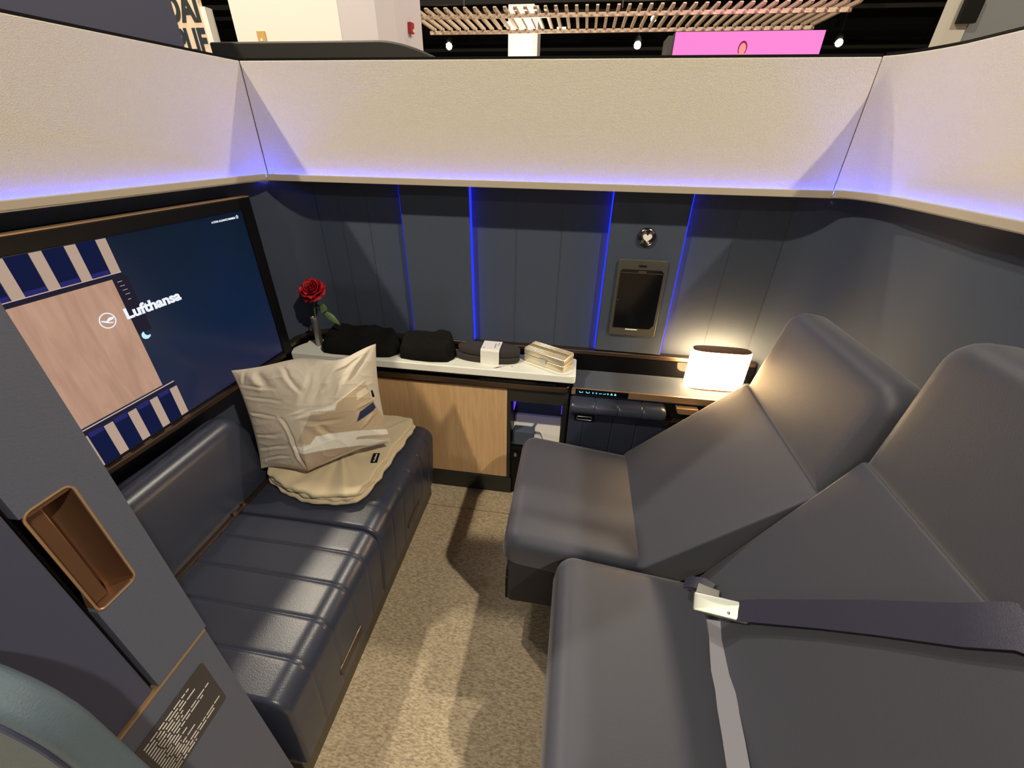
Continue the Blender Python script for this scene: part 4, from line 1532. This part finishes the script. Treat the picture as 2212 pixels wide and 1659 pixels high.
# loose scraps by the vase
bm = NB()
prism(bm, [(-1.185, 1.600), (-1.165, 1.603), (-1.130, 1.612), (-1.075, 1.625), (-1.07, 1.645), (-1.10, 1.655), (-1.16, 1.648), (-1.195, 1.625)], ZT + 0.0005, ZT + 0.0012, lambda a, b_, d: Vector((a, b_, d)))
o_ = obj('paper_scrap', bm, P('cream_paper', (0.85, 0.80, 0.55), 0.8), smooth=False)
tag(o_, 'torn cream paper lying behind the bud vase on the worktop', 'paper')

# champagne amenity case with ribbed lid
am = empty('amenity_case', (-0.07, 1.56, ZT), 'small champagne metal case with ribbed lid at the right end of the worktop', 'case')
FL, FR = Vector((-0.182, 1.603, 0)), Vector((-0.008, 1.513, 0))
dx = (FR - FL)
LL = dx.length
dx.normalize()
dy = Vector((-dx.y, dx.x, 0))
MA = Matrix.Translation((FL.x, FL.y, ZT + 0.003)) @ Matrix((dx, dy, Vector((0, 0, 1)))).transposed().to_4x4()
bm = NB()
slab(bm, MA @ Matrix.Translation((LL / 2, 0.0, 0.030)), LL, 0.094, 0.030, 0.010, 0.004, k=5)
obj('tray', bm, 'champ', am)
bm = NB()
slab(bm, MA @ Matrix.Translation((LL / 2, 0.0, 0.060)), LL, 0.094, 0.0285, 0.010, 0.006, k=5)
ld = obj('lid', bm, 'champ', am)
bm = NB()
box(bm, 0.006, LL - 0.004, 0.006, 0.089, 0.0595, 0.0603, MA)
obj('groove_shade', bm, 'champd', ld, smooth=False)  # darker sheet under the ribs, groove shade put into its colour
for k in range(8):
    yy = 0.010 + 0.0105 * k
    bm = NB()
    if k in (3, 4):
        if k == 4:
            continue
        box(bm, 0.004, LL - 0.002, yy - 0.001, yy + 0.012, 0.0595, 0.0612, MA)
        obj('lid_band', bm, 'champd', ld, smooth=False, bevel=0.0008)
    else:
        rr = []
        for x_ in (0.004, LL - 0.006):
            rr.append([MA @ Vector((x_, yy + 0.0032 * math.cos(a), 0.0595 + 0.0028 * math.sin(a))) for a in [PI * i / 6 for i in range(7)]])
        rr.append([MA @ Vector((LL + 0.0008, yy + 0.0032 * math.cos(a), 0.050 + 0.0008 * math.sin(a))) for a in [PI * i / 6 for i in range(7)]])
        loft(bm, rr)
        obj('lid_rib', bm, 'champ', ld)
bm = NB()
box(bm, LL * 0.42, LL * 0.60, -0.005, 0.001, 0.018, 0.040, MA)
obj('latch', bm, 'silver', am, smooth=False, bevel=0.002)

# ================================================================ THE HALL BEYOND
bm = NB()
box(bm, -40, 40, 36, 36.3, -0.05, 8.2)
obj('wall_hall', bm, 'hall', smooth=False, kind='structure')
bm = NB()
box(bm, -40, 40, 13, 36, 8.0, 8.2)
cl_ = obj('ceiling', bm, 'hall', smooth=False, kind='structure')
for k, (x, tilt_) in enumerate(((-14, 0.25), (-9, 0.35), (-5, 0.3), (-1, 0.2), (3, -0.1), (7, -0.25), (11, -0.3), (15, -0.4))):
    bm = NB()
    M_ = Matrix.Translation((x, 25, 7.3)) @ Matrix.Rotation(tilt_, 4, 'Z')
    box(bm, -0.08, 0.08, -9, 9, -0.12, 0.12, M_)
    obj('roof_beam', bm, 'beam', cl_, smooth=False)
for y, z in ((17, 6.9), (22, 6.2), (28, 7.0), (33, 6.2)):
    bm = NB()
    box(bm, -25, 25, y - 0.06, y + 0.06, z - 0.08, z + 0.08)
    obj('roof_beam', bm, 'beam', cl_, smooth=False)
for x, y, z in ((-3.5, 22, 5.5), (2.2, 24, 4.6), (-1.6, 26, 6.0), (4.6, 25, 5.4), (1.2, 28, 4.9), (-4.4, 24, 4.5)):
    bm = NB()
    box(bm, x - 0.22, x + 0.22, y - 0.04, y + 0.04, z - 0.07, z + 0.07)
    obj('strip_lamp', bm, 'stripglow', cl_, smooth=False)


def at_y(u, v, y):
    """Where the sight line through a picture point meets the plane at depth y."""
    r = Vector((u - CU, v - CV, F))
    wx, wy, wz = r.dot(ex), r.dot(ey), r.dot(ez)
    return Vector((wx * y / wy, y, H + wz * y / wy))


for (x, y, z), r_, lab in (((-6.92, 25, 5.24), 0.14, 'bright hall spotlight above the left end of the back wall, beside the sloped black cover'),
                           ((1.98, 25, 5.21), 0.15, 'bright hall spotlight just left of the pink display'),
                           ((2.53, 25, 6.12), 0.12, 'bright hall spotlight seen through the slatted canopy'),
                           ((10.5, 25, 5.22), 0.14, 'bright hall spotlight just right of the pink display')):
    sp_ = empty('spotlight', (x, y, z), lab, 'spotlight', 'spotlights hanging in the hall')
    bm = NB()
    bmesh.ops.create_icosphere(bm, subdivisions=3, radius=r_, matrix=Matrix.Translation((x, y, z)))
    obj('bulb', bm, 'spotglow', sp_)
    bm = NB()
    rings = []
    for rr_, dz in ((r_ * 1.15, 0.02), (r_ * 1.1, 0.22), (r_ * 0.6, 0.34), (0.02, 0.36), (0.02, 8.0 - z)):
        rings.append([(x + rr_ * math.cos(2 * PI * i / 16), y + 0.12 + rr_ * math.sin(2 * PI * i / 16), z + dz) for i in range(16)])
    loft(bm, rings)
    obj('housing', bm, 'hall', sp_)

# black cover behind the back wall
bm = NB()
pts = [(-1.80, 1.60), (-1.80, 1.912)] + [(-0.96, 1.912)] + bez((-0.96, 1.912), (-0.83, 1.91), (-0.66, 1.835), 8)[1:] + [(-0.64, 1.60)]
prism(bm, pts, 2.28, 2.75, lambda a, b_, d: Vector((a, d, b_)))
o_ = obj('partition_cover', bm, 'lid', smooth=False, bevel=0.008)
tag(o_, 'black partition cover with a sloped right end rising behind the back wall', 'partition')
# slate board upper left
bm = NB()
box(bm, -2.08, -2.0, 0.2, 2.36, 0.0, 2.6)
o_ = obj('partition_board', bm, 'navyboard', smooth=False, bevel=0.003)
tag(o_, 'slate-blue partition board rising beyond the left wall', 'partition')
# grey board upper right and its post
bm = NB()
box(bm, 1.815, 3.4, 2.99, 3.06, 0.0, 2.6)
o_ = obj('partition_board', bm, 'greyboard', smooth=False, bevel=0.003)
tag(o_, 'grey partition board beyond the right wall, right of the beige post', 'partition')
bm = NB()
box(bm, 1.715, 1.812, 2.98, 3.05, 0.0, 2.6)
o_ = obj('partition_post', bm, 'post', smooth=False, bevel=0.003)
tag(o_, 'beige upright post beside the grey partition board', 'post')
bm = NB()
box(bm, 1.748, 1.83, 2.955, 2.979, 2.055, 2.16)
obj('clamp', bm, 'black', o_, smooth=False, bevel=0.004)

# banner with big letters
bn = empty('banner', (-4.35, 5.0, 0), 'cream banner with tall dark letters beyond the left wall', 'banner')
bm = NB()
box(bm, -5.2, -3.945, 5.0, 5.05, 0.6, 2.95)
obj('cloth_panel', bm, P('cream_banner', (0.78, 0.62, 0.48), 0.8), bn, smooth=False)
bm = NB()
box(bm, -3.943, -3.885, 5.0, 5.1, 0.6, 2.62)
obj('side_post', bm, 'whitepaint', bn, smooth=False)
bm = text_mesh('DAI', 0.31, 0.013, 0.002, space=1.0)
xs = [v.co.x for v in bm.verts]
for v in bm.verts:
    v.co = Vector((-4.33 + (v.co.x - min(xs)) * 0.37 / (max(xs) - min(xs)), 4.997 - v.co.z, 2.512 + v.co.y * 0.95))
obj('upper_lettering', bm, P('dark_green_ink', (0.02, 0.03, 0.03), 0.7), bn, smooth=False)
bm = text_mesh('PLIF', 0.31, 0.013, 0.002, space=1.0)
xs = [v.co.x for v in bm.verts]
for v in bm.verts:
    v.co = Vector((-4.30 + (v.co.x - min(xs)) * 0.345 / (max(xs) - min(xs)), 4.997 - v.co.z, 2.250 + v.co.y * 0.92))
obj('lower_lettering', bm, P('dark_blue_ink', (0.015, 0.025, 0.04), 0.7), bn, smooth=False)

# white booth block
bt_ = empty('booth_wall', (-2.4, 4.7, 0), 'tall white booth wall block beyond the black partition cover', 'booth wall')
bm = NB()
box(bm, -3.25, -2.225, 4.5, 5.6, 0.0, 4.6)
obj('front_block', bm, 'whitepaint', bt_, smooth=False)
bm = NB()
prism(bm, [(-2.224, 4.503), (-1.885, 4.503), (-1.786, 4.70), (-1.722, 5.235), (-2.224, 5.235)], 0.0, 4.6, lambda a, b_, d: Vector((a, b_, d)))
obj('side_block', bm, 'whiteshade', bt_, smooth=False)  # side of the white block, its shade painted as a greyer white
bm = NB()
box(bm, -3.035, -2.955, 4.485, 4.4995, 2.20, 2.335)
wp = obj('wall_plate', bm, 'brass', smooth=False, bevel=0.002)
tag(wp, 'tan switch plate on the white booth wall', 'switch plate')
bm = NB()
box(bm, -3.005, -2.985, 4.478, 4.486, 2.262, 2.28)
obj('switch', bm, 'whitepaint', wp, smooth=False)
MAL = frame((-1.755, 4.96, 2.42), (0.12, 0.99, 0), (0, 0, 1))
bm = NB()
prism(bm, [(-0.04, -0.042), (0.03, -0.042), (0.04, 0.042), (-0.03, 0.042)], -0.001, 0.035, lambda a, b_, d: MAL @ Vector((a, b_, d)))
al = obj('fire_alarm', bm, 'red', smooth=False, bevel=0.003)
tag(al, 'small red fire alarm box on the shaded side of the booth wall', 'alarm')
bm = NB()
prism(bm, [(0.0, -0.03), (0.02, -0.03), (0.02, -0.008), (0.0, -0.008)], 0.034, 0.042, lambda a, b_, d: MAL @ Vector((a, b_, d)))
obj('alarm_lens', bm, 'whitepaint', al, smooth=False)

# far column
hc = empty('hall_column', (-1.85, 12.1, 0), 'square white hall column seen through the slatted canopy', 'column')
bm = NB()
A_, B_ = at_y(1098, 60, 12), at_y(1153, 60, 12)
box(bm, A_.x, B_.x, 12.0, 12.7, 0.0, at_y(1120, 9, 12).z)
obj('front_face', bm, 'whitepaint', hc, smooth=False)
bm = NB()
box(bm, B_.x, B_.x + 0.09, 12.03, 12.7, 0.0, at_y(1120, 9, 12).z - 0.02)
obj('side_strip', bm, 'whiteshade', hc, smooth=False)  # side of the white column, darker colour stands for its shade

# slatted canopy
pg = empty('slatted_canopy', (0.3, 9.0, 3.15), 'wide hanging canopy of pale wooden slats above the back wall', 'canopy')
ZC = 3.14
XL, XR = -2.95, 3.58
bm = NB()
box(bm, XL, XR, 8.46, 8.50, ZC, ZC + 0.051)
obj('near_rail', bm, 'slat', pg, smooth=False)
bm = NB()
box(bm, XL - 0.06, XR, 9.61, 9.65, ZC, ZC + 0.051)
obj('far_rail', bm, 'slat', pg, smooth=False)
NSL = 43
first = None
for k in range(NSL):
    x = XL + 0.02 + (XR - XL - 0.04) * k / (NSL - 1)
    if first is None:
        bm = NB()
        prism(bm, [(8.24, ZC + 0.052), (8.20, ZC + 0.075), (8.24, ZC + 0.098), (9.70, ZC + 0.098), (9.70, ZC + 0.052)], x - 0.022, x + 0.022, lambda a, b_, d: Vector((d, a, b_)))
        first = obj('slat', bm, 'slat', pg, smooth=False)
        l0 = first.location.copy()
        x00 = x
    else:
        c = first.copy()
        COL.objects.link(c)
        c.location = l0 + Vector((x - x00, 0, 0))
for k, x in enumerate((-2.2, 0.4, 3.0)):
    bm = NB()
    tube(bm, [(x, 9.0, ZC + 0.2), (x, 9.0, 7.9)], 0.012, 6)
    obj('hanging_rod', bm, 'beam', pg)

# pink display
pk_ = empty('pink_display', (2.15, 8.05, 0), 'wide pink display screen beyond the back wall, below the slatted canopy', 'display')
bm = NB()
box(bm, 1.15, 3.145, 8.0, 8.02, 1.6, 2.865)
ps_ = obj('screen', bm, 'pink', pk_, smooth=False)
bm = NB()
box(bm, 1.06, 1.148, 8.03, 8.5, -0.012, 2.83)
box(bm, 1.148, 3.147, 8.021, 8.5, -0.012, 2.868)
obj('casing', bm, 'lid', pk_, smooth=False)
bm = NB()
hcx, hcz = 2.105, 2.675
bm.faces.new([bm.verts.new((hcx + 0.062 * math.cos(t_), 7.9985, hcz + 0.085 * math.sin(t_))) for t_ in [2 * PI * i / 24 for i in range(24)]])
obj('figure_hair', bm, 'pinkhair', ps_, smooth=False)
bm = NB()
bm.faces.new([bm.verts.new((hcx + 0.046 * math.cos(t_), 7.997, hcz - 0.008 + 0.066 * math.sin(t_))) for t_ in [2 * PI * i / 24 for i in range(24)]])
bm.faces.new([bm.verts.new((hcx + a, 7.997, hcz + b_)) for a, b_ in ((-0.03, -0.05), (0.03, -0.05), (0.09, -0.14), (0.1, -0.4), (-0.1, -0.4), (-0.09, -0.14))])
obj('figure_face', bm, 'pinkskin', ps_, smooth=False)
lamp('display_glow', (2.1, 7.6, 2.9), 18, (1.0, 0.25, 0.55), 0.3)
